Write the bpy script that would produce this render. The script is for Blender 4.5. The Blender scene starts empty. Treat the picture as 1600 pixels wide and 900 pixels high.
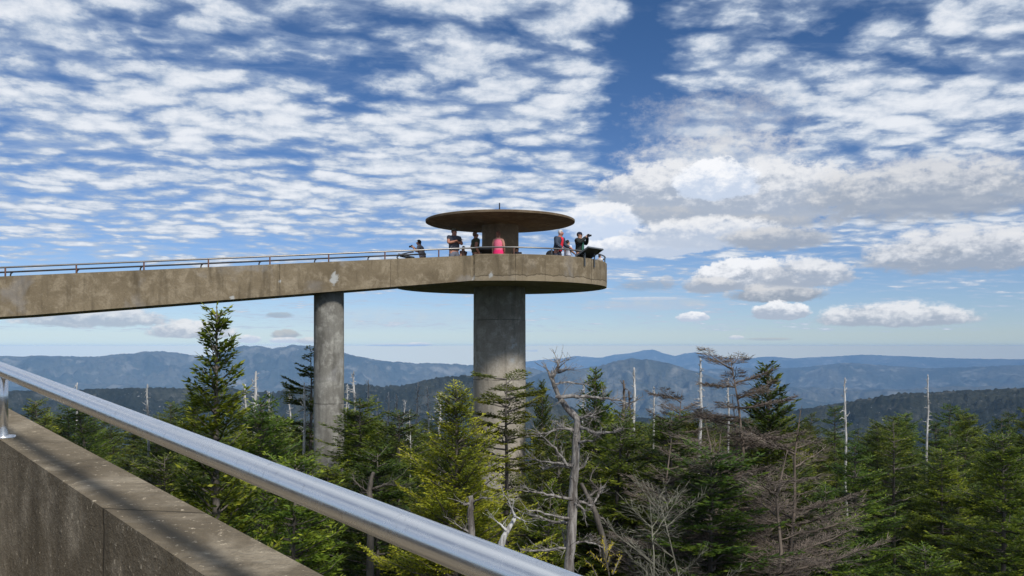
import bpy, bmesh, math, random
import numpy as np
from mathutils import Vector, Matrix

random.seed(7)
PI = math.pi
R = math.radians
scene = bpy.context.scene
col = scene.collection
F = 1365.0          # focal length of the view in photo pixels (1600 wide)
EYE = 540.0         # eye level row

def P(px, py, d):   # a place at distance d that shows at photo column px, row py
    return Vector(((px-800)/F*d, d, (EYE-py)/F*d))

# ------------------------------------------------------------------ objects
def link(name, me, mat=None, parent=None, smooth=False):
    o = bpy.data.objects.new(name, me); col.objects.link(o)
    if mat is not None and me is not None: me.materials.append(mat)
    if parent is not None: o.parent = parent
    if smooth and me is not None:
        me.polygons.foreach_set('use_smooth', [True]*len(me.polygons))
    return o
def tag(o, label, cat, group=None, kind=None):
    if label: o['label'] = label
    if cat: o['category'] = cat
    if group: o['group'] = group
    if kind: o['kind'] = kind
    return o
def thing(name, label, cat, loc=(0,0,0), rz=0, group=None):
    o = bpy.data.objects.new(name, None); col.objects.link(o)
    o.empty_display_size = .3
    o.location = loc; o.rotation_euler = (0,0,rz)
    return tag(o, label, cat, group)
def copy_tree(o, parent=None):
    c = o.copy(); col.objects.link(c); c.parent = parent
    for ch in list(o.children): copy_tree(ch, c)
    return c

class MB:
    """collects geometry for one mesh"""
    def __init__(s): s.v=[]; s.f=[]; s.tint=[]; s.n=0
    def add(s, verts, faces, tint=None):
        b=s.n
        s.v.extend([tuple(v) for v in verts]); s.f.extend([tuple(i+b for i in f) for f in faces])
        s.n+=len(verts)
    def box(s, c, size, M=None):
        c=Vector(c); hx,hy,hz=[k/2 for k in size]
        vs=[Vector((x,y,z)) for x in(-hx,hx) for y in(-hy,hy) for z in(-hz,hz)]
        if M is not None: vs=[M@v for v in vs]
        s.add([v+c for v in vs],[(0,1,3,2),(4,6,7,5),(0,4,5,1),(2,3,7,6),(0,2,6,4),(1,5,7,3)])
    def tube(s, pts, rad, n=8, cap=True):
        pts=[Vector(p) for p in pts]
        if not hasattr(rad,'__len__'): rad=[rad]*len(pts)
        t0=(pts[1]-pts[0]).normalized()
        up=Vector((0,0,1)) if abs(t0.z)<.9 else Vector((1,0,0))
        a=t0.cross(up).normalized(); vs=[]
        for i,p in enumerate(pts):
            t=(pts[min(i+1,len(pts)-1)]-pts[max(i-1,0)]).normalized()
            a=(a-t*a.dot(t)).normalized(); b=t.cross(a)
            for k in range(n):
                an=2*PI*k/n
                vs.append(p+(a*math.cos(an)+b*math.sin(an))*rad[i])
        fs=[]
        for i in range(len(pts)-1):
            for k in range(n):
                k2=(k+1)%n
                fs.append((i*n+k,i*n+k2,(i+1)*n+k2,(i+1)*n+k))
        if cap:
            fs.append(tuple(range(n-1,-1,-1))); e=(len(pts)-1)*n
            fs.append(tuple(range(e,e+n)))
        s.add(vs,fs)
    def lathe(s, prof, n=48, c=(0,0,0), close=False):
        c=Vector(c); vs=[]; m=len(prof)
        for k in range(n):
            an=2*PI*k/n
            for r,z in prof: vs.append(c+Vector((r*math.cos(an),r*math.sin(an),z)))
        fs=[]
        for k in range(n):
            k2=(k+1)%n
            for i in range(m if close else m-1):
                j=(i+1)%m
                fs.append((k*m+i,k2*m+i,k2*m+j,k*m+j))
        s.add(vs,fs)
    def ball(s, c, r, n=12, m=8, M=None):
        if not hasattr(r,'__len__'): r=(r,r,r)
        vs=[];fs=[]; c=Vector(c)
        for i in range(m+1):
            th=PI*i/m
            for k in range(n):
                ph=2*PI*k/n
                v=Vector((r[0]*math.sin(th)*math.cos(ph),r[1]*math.sin(th)*math.sin(ph),r[2]*math.cos(th)))
                if M is not None: v=M@v
                vs.append(c+v)
        for i in range(m):
            for k in range(n):
                k2=(k+1)%n
                fs.append((i*n+k,(i+1)*n+k,(i+1)*n+k2,i*n+k2))
        s.add(vs,fs)
    def mesh(s, name):
        me=bpy.data.meshes.new(name); me.from_pydata(s.v,[],s.f); me.update(); return me
    def build(s, name, mat, parent=None, smooth=False, merge=True):
        me=s.mesh(name)
        if merge:
            bm=bmesh.new(); bm.from_mesh(me); bmesh.ops.remove_doubles(bm,verts=bm.verts,dist=1e-5)
            bmesh.ops.recalc_face_normals(bm,faces=bm.faces); bm.to_mesh(me); bm.free()
        return link(name,me,mat,parent,smooth)

def np_mesh(name, V, Q, tint=None):
    """V (n,3), Q (m,4) -> mesh"""
    me=bpy.data.meshes.new(name)
    n=len(V); m=len(Q)
    me.vertices.add(n); me.vertices.foreach_set('co', np.asarray(V,dtype=np.float32).ravel())
    me.loops.add(m*4); me.loops.foreach_set('vertex_index', np.asarray(Q,dtype=np.int32).ravel())
    me.polygons.add(m); me.polygons.foreach_set('loop_start', np.arange(0,m*4,4,dtype=np.int32))
    me.polygons.foreach_set('loop_total', np.full(m,4,dtype=np.int32))
    me.update(calc_edges=True)
    if tint is not None:
        a=me.attributes.new('tint','FLOAT','POINT'); a.data.foreach_set('value', np.asarray(tint,dtype=np.float32).ravel())
    return me

# ------------------------------------------------------------------ node helper
class NB:
    def __init__(s, nt): s.nt=nt
    def val(s, x):
        return x
    def _set(s, sock, x):
        if isinstance(x, bpy.types.NodeSocket): s.nt.links.new(x, sock)
        else: sock.default_value=x
    def m(s, op, *a, clamp=False):
        n=s.nt.nodes.new('ShaderNodeMath'); n.operation=op; n.use_clamp=clamp
        for i,x in enumerate(a): s._set(n.inputs[i], x)
        return n.outputs[0]
    def vm(s, op, *a):
        n=s.nt.nodes.new('ShaderNodeVectorMath'); n.operation=op
        for i,x in enumerate(a): s._set(n.inputs[i], x)
        return n.outputs[0]
    def ss(s, x, a, b, lo=0., hi=1.):
        n=s.nt.nodes.new('ShaderNodeMapRange'); n.interpolation_type='SMOOTHSTEP'
        s._set(n.inputs[0],x); n.inputs[1].default_value=a; n.inputs[2].default_value=b
        n.inputs[3].default_value=lo; n.inputs[4].default_value=hi
        return n.outputs[0]
    def mix(s, f, a, b, mode='MIX'):
        n=s.nt.nodes.new('ShaderNodeMix'); n.data_type='RGBA'; n.blend_type=mode
        s._set(n.inputs[0],f)
        for i,x in ((6,a),(7,b)):
            if isinstance(x,(tuple,list)) and len(x)==3: x=(*x,1)
            s._set(n.inputs[i],x)
        return n.outputs[2]
    def noise(s, vec, scale, detail=4, rough=.5, dist=0, dim='3D', out='Fac'):
        n=s.nt.nodes.new('ShaderNodeTexNoise'); n.noise_dimensions=dim
        if vec is not None: s.nt.links.new(vec,n.inputs['Vector'])
        n.inputs['Scale'].default_value=scale; n.inputs['Detail'].default_value=detail
        n.inputs['Roughness'].default_value=rough; n.inputs['Distortion'].default_value=dist
        return n.outputs[out]
    def xyz(s, x=0., y=0., z=0.):
        n=s.nt.nodes.new('ShaderNodeCombineXYZ')
        for i,k in enumerate((x,y,z)): s._set(n.inputs[i],k)
        return n.outputs[0]
    def sep(s, v):
        n=s.nt.nodes.new('ShaderNodeSeparateXYZ'); s.nt.links.new(v,n.inputs[0]); return n.outputs
    def bump(s, h, strength=.3, dist=.02):
        n=s.nt.nodes.new('ShaderNodeBump'); n.inputs['Strength'].default_value=strength
        n.inputs['Distance'].default_value=dist; s.nt.links.new(h,n.inputs['Height']); return n.outputs[0]

def new_mat(name):
    m=bpy.data.materials.new(name); m.use_nodes=True
    nt=m.node_tree; b=nt.nodes['Principled BSDF']
    return m,nt,b,NB(nt)
def coords(nt, which='Object'):
    t=nt.nodes.new('ShaderNodeTexCoord'); return t.outputs[which]
def worldpos(nt):
    g=nt.nodes.new('ShaderNodeNewGeometry'); return g.outputs['Position']

def simple(name, c, rough=.6, metal=0, var=.15, scale=20, bump=0):
    m,nt,b,n=new_mat(name)
    co=coords(nt); f=n.noise(co,scale,3)
    lo=tuple(k*(1-var) for k in c); hi=tuple(min(1,k*(1+var)) for k in c)
    nt.links.new(n.mix(f,lo,hi),b.inputs['Base Color'])
    b.inputs['Roughness'].default_value=rough; b.inputs['Metallic'].default_value=metal
    if bump: nt.links.new(n.bump(f,bump,.01),b.inputs['Normal'])
    return m

def concrete(name, base, dark, light, spots=(), joints=None, stain=1., pit=1., patch=None, bump=.35, strip=None):
    """weathered cast concrete, world-position based; spots = (x,y,z,r) whitish leaks"""
    m,nt,b,n=new_mat(name)
    p=worldpos(nt)
    big=n.noise(p,.55,5,.6); mid=n.noise(p,2.6,6,.65,.4); fine=n.noise(p,16,5,.75)
    pits=n.noise(p,34,3,.8)
    streakv=n.vm('MULTIPLY',p,(1,1,.12)); st=n.noise(streakv,3.2,5,.6,.3)
    c=n.mix(n.ss(big,.35,.65),dark,base)
    c=n.mix(n.m('MULTIPLY',n.ss(mid,.45,.66),.85),c,light)
    c=n.mix(n.m('MULTIPLY',n.ss(fine,.42,.66),.42),c,tuple(k*.55 for k in base))
    c=n.mix(n.m('MULTIPLY',n.ss(pits,.60,.72),.55*pit),c,tuple(min(1,k*1.7) for k in light))
    c=n.mix(n.m('MULTIPLY',n.ss(st,.50,.70),.55*stain),c,tuple(k*.42 for k in dark))
    if patch:   # greyish repair patches
        pt=n.noise(n.vm('ADD',p,patch),.9,3,.55,.6)
        c=n.mix(n.m('MULTIPLY',n.ss(pt,.57,.72),.32),c,tuple(min(1,k*1.25) for k in (light[1],light[1],light[1]*1.03)))
    if strip is not None:   # repaired lower edge of the deck rim, with a ragged dark lip above it
        sp_=n.sep(p); zz=n.m('ADD',sp_[2],n.m('MULTIPLY',n.m('SUBTRACT',n.noise(n.vm('MULTIPLY',p,(1,1,.2)),1.5,5,.6),.5),.42))
        on=n.m('MULTIPLY',n.ss(sp_[0],-1.5,-1.1),n.m('GREATER_THAN',sp_[2],2.0))
        c=n.mix(n.m('MULTIPLY',n.m('MULTIPLY',n.ss(zz,strip+.012,strip-.012),on),.35),c,tuple(min(1,k*1.25) for k in light))
        lip=n.m('MULTIPLY',n.ss(n.m('ABSOLUTE',n.m('SUBTRACT',zz,strip+.02)),.026,.006),on)
        c=n.mix(n.m('MULTIPLY',lip,.7),c,tuple(k*.35 for k in dark))
    for (x,y,z,r) in spots:
        d=n.vm('SUBTRACT',p,(x,y,z)); d=n.vm('MULTIPLY',d,(1/r,1/r,.62/r))
        wob=n.noise(p,5.5,5,.7,.4,out='Color'); d=n.vm('ADD',d,n.vm('MULTIPLY',n.vm('SUBTRACT',wob,(.5,.5,.5)),(2.6,2.6,2.6)))
        L=n.nt.nodes.new('ShaderNodeVectorMath'); L.operation='LENGTH'; nt.links.new(d,L.inputs[0])
        c=n.mix(n.m('MULTIPLY',n.ss(L.outputs['Value'],.95,.45),.85),c,(.46,.47,.46))
    h=n.m('ADD',n.m('MULTIPLY',fine,.6),n.m('MULTIPLY',pits,.4))
    if joints:
        for (kind,val,w) in joints:
            s=n.sep(p); a=s[{'x':0,'y':1,'z':2}[kind]]
            wob=n.m('MULTIPLY',n.m('SUBTRACT',n.noise(p,7,3),.5),.03)
            d=n.m('ABSOLUTE',n.m('ADD',n.m('SUBTRACT',a,val),wob))
            j=n.m('MULTIPLY',n.ss(d,w,w*.3),n.ss(n.noise(p,3,2),.3,.55))
            c=n.mix(n.m('MULTIPLY',j,.75),c,tuple(k*.3 for k in dark))
            h=n.m('SUBTRACT',h,j)
    nt.links.new(c,b.inputs['Base Color']); b.inputs['Roughness'].default_value=.92
    b.inputs['Specular IOR Level'].default_value=.2
    nt.links.new(n.bump(h,bump,.03),b.inputs['Normal'])
    return m

# ------------------------------------------------------------------ tower numbers
DC = Vector((-.43, 35.0, 0)); DR = 4.20
DZ0, DZ1, DFLOOR = 2.30, 3.24, 2.64
COLX, COLR = -.50, 1.055
GROUND = -9.2

mat_tan = concrete('weathered_tan_concrete',(.25,.20,.132),(.16,.125,.08),(.33,.272,.19),
    spots=[(-5.95,29.2,2.25,.17),(-4.2,30.0,2.98,.13),(-2.08,30.75,3.05,.06),(-9.0,28.1,1.5,.10),(-.75,30.82,2.48,.10),(-2.9,30.4,2.7,.06),(-7.6,28.6,2.1,.06),(-1.38,30.9,2.40,.09)],
    joints=[('x',.12,.018),('x',1.18,.014),('x',2.95,.014),('x',-4.15,.014),('x',-7.6,.012),('x',-1.34,.045),('y',2.75,.01),('y',4.9,.01)],patch=(3,1,7),strip=2.47)
mat_near = concrete('pitted_parapet_concrete',(.25,.205,.14),(.15,.12,.08),(.35,.295,.215),joints=[('y',2.75,.006),('y',4.9,.01)],pit=1.8,bump=.8,stain=1.1)
mat_under = concrete('soffit_concrete',(.34,.27,.18),(.26,.20,.13),(.40,.33,.23),stain=.4,pit=.3)  # warm brown concrete of the deck slab, paler than the rim
mat_canopy = concrete('brown_stained_concrete',(.185,.135,.085),(.135,.097,.06),(.235,.18,.12),stain=.5,pit=.5)
mat_core = concrete('core_concrete',(.33,.25,.165),(.24,.18,.115),(.40,.31,.215),pit=.5)
mat_grey = concrete('grey_column_concrete',(.38,.34,.28),(.265,.238,.195),(.49,.45,.385),
    spots=[(.15,34.0,.0-.0,.26),(.33,34.0,.55,.15),(.1,34.0,-.55,.2),(.12,34.0,-6.0,.25),(.0,34.0,2.0,.0001+.12)],joints=[('z',1.01,.02),('z',-1.35,.03)],patch=(0,2,1),pit=.8)
mat_grey2 = concrete('mottled_pier_concrete',(.275,.265,.235),(.175,.165,.145),(.39,.38,.34),
    joints=[('z',-1.98,.022)],patch=(5,2,3),pit=.9)
mat_steel,nt,b,n=new_mat('brushed_steel')
p_=coords(nt); dt=nt.nodes.new('ShaderNodeVectorMath'); dt.operation='DOT_PRODUCT'; nt.links.new(p_,dt.inputs[0]); dt.inputs[1].default_value=(-.6608,.7467,.0687)
al_=n.vm('MULTIPLY',n.xyz(dt.outputs['Value'],dt.outputs['Value'],dt.outputs['Value']),(-.6608,.7467,.0687))
pl_=n.vm('SUBTRACT',p_,n.vm('MULTIPLY',al_,(.96,.96,.96)))
s_=n.noise(p_,11,6,.7); s2_=n.noise(pl_,90,2,.5); sm_=n.noise(p_,38,5,.7)
nt.links.new(n.mix(n.m('MULTIPLY',n.ss(sm_,.58,.66),.35),n.mix(s_,(.68,.69,.70),(.84,.84,.84)),(.45,.44,.43)),b.inputs['Base Color'])
b.inputs['Metallic'].default_value=.9
nt.links.new(n.m('ADD',n.ss(s_,.3,.7,.17,.27),n.m('MULTIPLY',s2_,.06)),b.inputs['Roughness'])
mat_oldsteel = simple('dull_rail_steel',(.25,.24,.23),.38,.8,.2,6)
mat_rust = simple('rusty_post_paint',(.20,.10,.075),.7,.2,.35,14)
mat_darkmetal = simple('dark_bronze_metal',(.03,.03,.032),.5,.4,.2,9)
mat_bracket = simple('grey_bracket_metal',(.16,.17,.18),.5,.6,.2,9)
mat_board = simple('printed_board_face',(.35,.42,.38),.4,0,.4,6)

# ------------------------------------------------------------------ THE TOWER
tower = thing('observation_tower','round concrete observation tower with wide viewing deck, flat disc roof and long approach ramp','tower',(DC.x,DC.y,GROUND))
def tw(p): return Vector(p)-Vector((DC.x,DC.y,GROUND))
def place(mb,name,mat,smooth=False,parent=tower):
    mb.v=[tuple(tw(v)) for v in mb.v]
    return mb.build(name,mat,parent,smooth)
def auto_smooth(o, ang=35):
    me=o.data
    me.polygons.foreach_set('use_smooth',[True]*len(me.polygons))
    bm=bmesh.new(); bm.from_mesh(me)
    for e in bm.edges:
        if len(e.link_faces)==2 and e.calc_face_angle(0)>R(ang): e.smooth=False
    bm.to_mesh(me); bm.free()
# main column
mb=MB(); mb.lathe([(COLR+.0,GROUND-1.5),(COLR,-6),(COLR*.995,-1.36),(COLR*.992,-1.34),(COLR*.99,1.0),(COLR*.985,1.02),(COLR*.985,DZ0+.02)],64,(COLX,35,0))
auto_smooth(place(mb,'main_column',mat_grey))
# deck: slab, and a ring parapet with a gap where the ramp arrives
mb=MB(); c=(DC.x,DC.y,0)
mb.lathe([(.02,DZ0+.012),(COLR+.2,DZ0+.01),(DR-.12,DZ0),(DR-.06,DZ0+.012),(DR-.06,DFLOOR),(.02,DFLOOR)],96,c,close=False)
auto_smooth(place(mb,'deck_slab',mat_under))
# ramp geometry: outer face from far left to the deck
A=Vector((-1.355,30.86,0)); Bp=Vector((-9.2,28.0,0))
rd=(Bp-A).normalized(); rn=Vector((rd.y,-rd.x,0)); 
if rn.y>0: rn=-rn      # outward, to the camera
RW=2.15
def ramp_top(s): return 3.19-.078*s
def ramp_bot(s): return 2.30-.078*s-.022*min(s,14)
# parapet ring
a0=math.atan2(A.y-DC.y,A.x-DC.x)   # junction
Bi=A-rn*RW+rd*.0
# inner joint where far ramp parapet hits the ring on its left side
def ring_hit(p,d):
    q=p-Vector((DC.x,DC.y,0)); bb=q.dot(d); cc=q.dot(q)-DR*DR
    t=-bb+math.sqrt(max(0,bb*bb-cc)); return p+d*t
Bh=ring_hit(Vector((A.x,A.y,0))-rn*RW, rd)
a1=math.atan2(Bh.y-DC.y,Bh.x-DC.x)
if a1>a0: a1-=2*PI
mb=MB(); N=100; vs=[];fs=[]
ang0,ang1=a0,a1+2*PI
prof=[(DR,DZ0-.005),(DR+.012,DZ0+.2),(DR+.006,DZ1-.02),(DR-.02,DZ1),(DR-.17,DZ1+.002),(DR-.18,DZ1-.02),(DR-.18,DZ0-.005)]
m=len(prof)
for i in range(N+1):
    an=ang0+(ang1-ang0)*i/N
    ri=.012*math.sin(an*17)*0
    for r,z in prof: vs.append((DC.x+(r+ri)*math.cos(an),DC.y+(r+ri)*math.sin(an),z))
for i in range(N):
    for k in range(m):
        k2=(k+1)%m; fs.append((i*m+k,(i+1)*m+k,(i+1)*m+k2,i*m+k2))
fs.append(tuple(range(m))); fs.append(tuple(N*m+k for k in range(m-1,-1,-1)))
mb.add(vs,fs); auto_smooth(place(mb,'deck_parapet',mat_tan),25)
# ramp beam : near wall, far wall, floor slab, as one cast piece with a trough section
L=24.0; NS=48; mb=MB(); vs=[];fs=[]
for i in range(NS+1):
    s=L*i/NS-.0
    # gentle bend of the spiral beyond the visible part
    base=A+rd*s
    t=ramp_top(s); bo=ramp_bot(s)
    sec=[(0,bo),(0,t),(-.18,t),(-.18,t-.62),(-RW+.18,t-.62),(-RW+.18,t),(-RW,t),(-RW,bo+.03),(-RW+.3,bo),]
    for off,z in sec:
        q=base+rn*off; vs.append((q.x,q.y,z))
m=9
for i in range(NS):
    for k in range(m):
        k2=(k+1)%m; fs.append((i*m+k,(i+1)*m+k,(i+1)*m+k2,i*m+k2))
fs.append(tuple(range(m))); fs.append(tuple(NS*m+k for k in range(m-1,-1,-1)))
mb.add(vs,fs); auto_smooth(place(mb,'ramp_beam',mat_tan),25)
# pier under ramp
for s,r in ((5.15-.05,.515),(17.5,.515)):
    q=A+rd*s+rn*(-.80)
    if s<10: q=Vector(((514-800)/F*30.0,30.0,0))
    mb=MB(); mb.lathe([(r,GROUND-1.5),(r,-2.0),(r*.995,-1.97),(r*.985,ramp_bot(s)+.06)],48,(q.x,q.y,0))
    auto_smooth(place(mb,'ramp_pier',mat_grey2))
# core and canopy
mb=MB(); mb.lathe([(.74,DFLOOR),(.73,4.9)],48,(-.47,35,0)); auto_smooth(place(mb,'core_shaft',mat_core))
mb=MB(); cr=2.98
mb.lathe([(.02,4.80),(.72,4.80),(cr-.06,4.885),(cr,4.91),(cr+.005,4.985),(cr-.04,5.005),(1.5,5.08),(.02,5.12)],96,(-.47,35,0))
auto_smooth(place(mb,'disc_roof',mat_canopy))
mb=MB(); mb.lathe([(.07,5.10),(.055,5.22),(.03,5.30),(.024,5.7),(.012,5.72),(.001,5.73)],10,(-.50,35,0)); place(mb,'lightning_rod',mat_darkmetal)
# rails: near ramp rail + deck rail
def deck_pt(px,r):   # nearer point of circle r at photo column px
    k=(px-800)/F; a=1+k*k; bq=-2*(k*DC.x+DC.y); cq=DC.x**2+DC.y**2-r*r
    Y=(-bq-math.sqrt(max(bq*bq-4*a*cq,0)))/(2*a); return Vector((k*Y,Y,0))
mb=MB(); pts=[]
for i in range(0,25):
    s=L*(1-i/24); q=A+rd*s+rn*(-.08); pts.append((q.x,q.y,ramp_top(s)+.27))
rail_r=DR-.06
an_s=math.atan2(A.y-DC.y,A.x-DC.x)+R(3)
for i in range(60):
    an=an_s+ (2*PI+a1-a0-R(4))*i/59
    pts.append((DC.x+rail_r*math.cos(an),DC.y+rail_r*math.sin(an),DZ1+.24))
mb.tube(pts,.028,8); place(mb,'near_handrail',mat_oldsteel,True)
mb=MB(); pts=[]
q0=None
for i in range(0,25):
    s=1.2+(L-1.2)*(1-i/24); q=A+rd*s+rn*(-RW+.08); pts.append((q.x,q.y,ramp_top(s)+.30))
mb.tube(pts,.028,8); place(mb,'far_handrail',mat_darkmetal,True)
def rpost(q,z0,z1,inward,mat):
    mb=MB(); q=Vector(q)
    mb.tube([(q.x+inward.x*.10,q.y+inward.y*.10,z0-.12),(q.x+inward.x*.10,q.y+inward.y*.10,z0+.14),(q.x+inward.x*.08,q.y+inward.y*.08,z1-.06),(q.x+inward.x*.03,q.y+inward.y*.03,z1-.015),(q.x,q.y,z1)],.024,7)
    place(mb,'rail_post',mat,True)
for k in range(13):
    s=1.9*k+3.15-1.9*1
    if s<0 or s>L: continue
    q=A+rd*s+rn*(-.08); rpost(q,ramp_top(s)-.02,ramp_top(s)+.26,-rn*-.0+rd*.0,mat_rust)
    s2=s+.12; 
    q=A+rd*s2+rn*(-RW+.08); 
    if s2>1.5: rpost(q,ramp_top(s2)-.02,ramp_top(s2)+.30,rd*1.0,mat_darkmetal)
for px in (803,862,912,945):
    q=deck_pt(px,rail_r); rpost(q,DZ1-.02,DZ1+.24,Vector((0,0,0)),mat_rust if px<850 else mat_bracket)
for deg in (10,40,70,100,130,160):
    q=Vector((DC.x+rail_r*math.cos(R(deg)),DC.y+rail_r*math.sin(R(deg)),0)); rpost(q,DZ1-.02,DZ1+.24,Vector((0,0,0)),mat_bracket)

# interpretive boards on the parapet
def board(label, pos, out_deg, length, depth, tilt, legs):
    t=thing('information_board',label,'information board',pos,R(out_deg)-PI/2,'slanted information boards on the deck')
    # local: +y outward, x along the parapet
    M=Matrix.Rotation(tilt,3,'X')
    mb=MB(); mb.box((0,0,0),(length,depth,.035),M); mb.build('board_panel',mat_darkmetal,t)
    mb=MB(); mb.box(M@Vector((0,0,.022)),(length*.93,depth*.9,.006),M); mb.build('board_face',mat_board,t)
    mb=MB(); 
    for sx in (-1,1): mb.box(M@Vector((sx*(length/2-.01),0,.0)),(.03,depth+.02,.055),M)
    for sy in (-1,1): mb.box(M@Vector((0,sy*(depth/2),.0)),(length+.02,.03,.055),M)
    mb.build('board_frame',mat_bracket,t)
    for sx in legs:
        mb=MB(); mb.box((sx,.01,-.27),(.05,.03,.50)); mb.box((sx,-.05,-.10),(.045,.18,.03)); mb.build('bracket',mat_bracket,t)
    return t
q=deck_pt(921,DR+.03); q.z=DZ1+.20
board('grey slanted information board on two brackets at the right rim of the deck',q,math.degrees(math.atan2(q.y-DC.y,q.x-DC.x)),1.0,.62,R(28),(-.32,.32))
q=P(761,393,34.05)
bd=board('low black slanted board standing before the round core, left of the woman in pink',(q.x,q.y,DZ1+.42),-100,.72,.5,R(22),(-.25,.25))
q=P(636,396,35.8); q.z=DZ1+.40
board('dark board seen edge-on above the ramp, left of the person with the camera',q,182,.9,.62,R(12),(-.3,.3))

# ------------------------------------------------------------------ NEAR RAMP + rail in the foreground
hd=Vector((-.885,1,.092)).normalized(); hh=Vector((-.885,1,0)).normalized(); hn=Vector((hh.y,-hh.x,0))
rp=Vector((-.206,1.56,-.323))
slope=hd.z/math.hypot(hd.x,hd.y)
def npt(s,off,dz):   # s along the ramp from rp, off outward from rail, dz below rail
    q=rp+hh*s+hn*off; return Vector((q.x,q.y,rp.z+slope*s+dz))
near = thing('walkway_ramp','near concrete walkway ramp with low parapets, along the bottom left of the view','walkway',(0,0,-1.9))
def placen(mb,name,mat,smooth=False):
    mb.v=[(x,y,z+1.9) for x,y,z in mb.v]; return mb.build(name,mat,near,smooth)
mb=MB();vs=[];fs=[]
sec=[(.22,-1.75),(.22,-.30),(-.02,-.30),(-.02,-1.28),(-2.1,-1.28),(-2.1,-.30),(-2.34,-.30),(-2.34,-1.75)]
sv=[-6+24*i/30 for i in range(31)]
for s in sv:
    for o_,z_ in sec: vs.append(npt(s,o_,z_))
for i in range(30):
    for k in range(8):
        k2=(k+1)%8; fs.append((i*8+k,(i+1)*8+k,(i+1)*8+k2,i*8+k2))
fs.append(tuple(range(8))); fs.append(tuple(240+k for k in range(7,-1,-1)))
mb.add(vs,fs); placen(mb,'ramp_trough',mat_near)
for s in (-4,11):
    q=npt(s,-1.06,0); mb=MB(); mb.lathe([(.5,GROUND-1),(.5,rp.z+slope*s-1.74)],32,(q.x,q.y,0)); placen(mb,'ramp_pier',mat_grey2,False)
rail=thing('handrail','thick shiny steel handrail crossing the bottom of the view','handrail',tuple(rp))
mb=MB(); mb.tube([npt(s,0,0)-rp for s in [-6,-4,-2,-1,0,1,2,4,6,9,12,15,18]],.0315,40); mb.build('rail_pipe',mat_steel,rail,True)
for s in (-5.2,-2.9,-.95,3.1,5.5,8,11,14,17):
    mb=MB(); pp=[npt(s,-.0,-.34),npt(s,0,-.12),npt(s,0,-.02)]
    mb.tube([q-rp for q in pp],.02,14); mb.tube([npt(s,0,-.305)-rp,npt(s,0,-.29)-rp],.05,16)
    mb.build('rail_stanchion',mat_steel,rail,True)

# ------------------------------------------------------------------ TERRAIN
def hash2(ix,iy,seed):
    h=(ix.astype(np.int64)*374761393+iy.astype(np.int64)*668265263+seed*1442695041)&0xffffffff
    h=((h^(h>>13))*1274126177)&0xffffffff
    h=h^(h>>16)
    return (h&0xffffff)/float(0xffffff)
def vnoise(x,y,seed=0):
    ix=np.floor(x);iy=np.floor(y);fx=x-ix;fy=y-iy
    fx=fx*fx*fx*(fx*(fx*6-15)+10);fy=fy*fy*fy*(fy*(fy*6-15)+10)
    a=hash2(ix,iy,seed);b_=hash2(ix+1,iy,seed);c_=hash2(ix,iy+1,seed);d_=hash2(ix+1,iy+1,seed)
    return (a*(1-fx)+b_*fx)*(1-fy)+(c_*(1-fx)+d_*fx)*fy
def fbm(x,y,oct=5,seed=0,ridge=False):
    s=0;a=1;t=0
    for o_ in range(oct):
        v=vnoise(x*2**o_+o_*17.3,y*2**o_-o_*9.1,seed+o_)
        if ridge: v=1-np.abs(2*v-1)
        s=s+a*v;t+=a;a*=.5
    return s/t
def crest(az,pts,wob,seed):
    """pts: photo (px,py). returns tan elevation at azimuths az (rad), continued with noise outside"""
    px=np.array([p[0] for p in pts],float);py=np.array([p[1] for p in pts],float)
    a=np.arctan((px-800)/F)
    y=np.interp(az,a,py)
    out=(az<a[0])|(az>a[-1])
    y=y+np.where(out,1,.0)*18*(fbm(az*6+50,az*0+3,4,seed)-.5)*np.clip(np.minimum(np.abs(az-a[0]),np.abs(az-a[-1]))*8,0,1)
    y=y+wob*(fbm(az*110+10,az*0+seed,4,seed+5)-.5)
    return (EYE-y)/F*np.maximum(np.cos(az),.75)
CA=[(150,556),(250,548),(320,556),(350,551),(375,541),(400,540),(425,544),(455,539),(490,541),(520,545),(545,553),(575,560),(600,564),(640,567),(690,566),(735,570),(790,573),(830,575),(900,590),(1000,604)]
CB=[(760,600),(823,590),(870,577),(900,576),(935,572),(960,564),(985,560),(1010,562),(1040,566),(1065,574),(1085,580),(1120,592),(1180,610),(1300,630)]
CC=[(0,560),(300,566),(700,573),(823,565),(860,561),(880,560),(900,556),(925,558),(940,559),(960,554),(985,552),(1005,547),(1020,546),(1040,553),(1055,556),(1070,552),(1088,550),(1110,555),(1140,559),(1165,561),(1185,558),(1210,557),(1240,560),(1350,554),(1500,560)]
CE=[(820,590),(1060,585),(1110,576),(1160,574),(1235,575),(1320,566),(1450,575),(1600,570)]
CD=[(0,612),(250,606),(350,604),(400,612),(430,612),(460,604),(520,600),(560,601),(600,604),(640,600),(670,592),(705,588),(730,586),(780,586),(825,598),(850,615),(900,640),(1020,655),(1150,655),(1250,640),(1400,615),(1600,606)]
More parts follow.
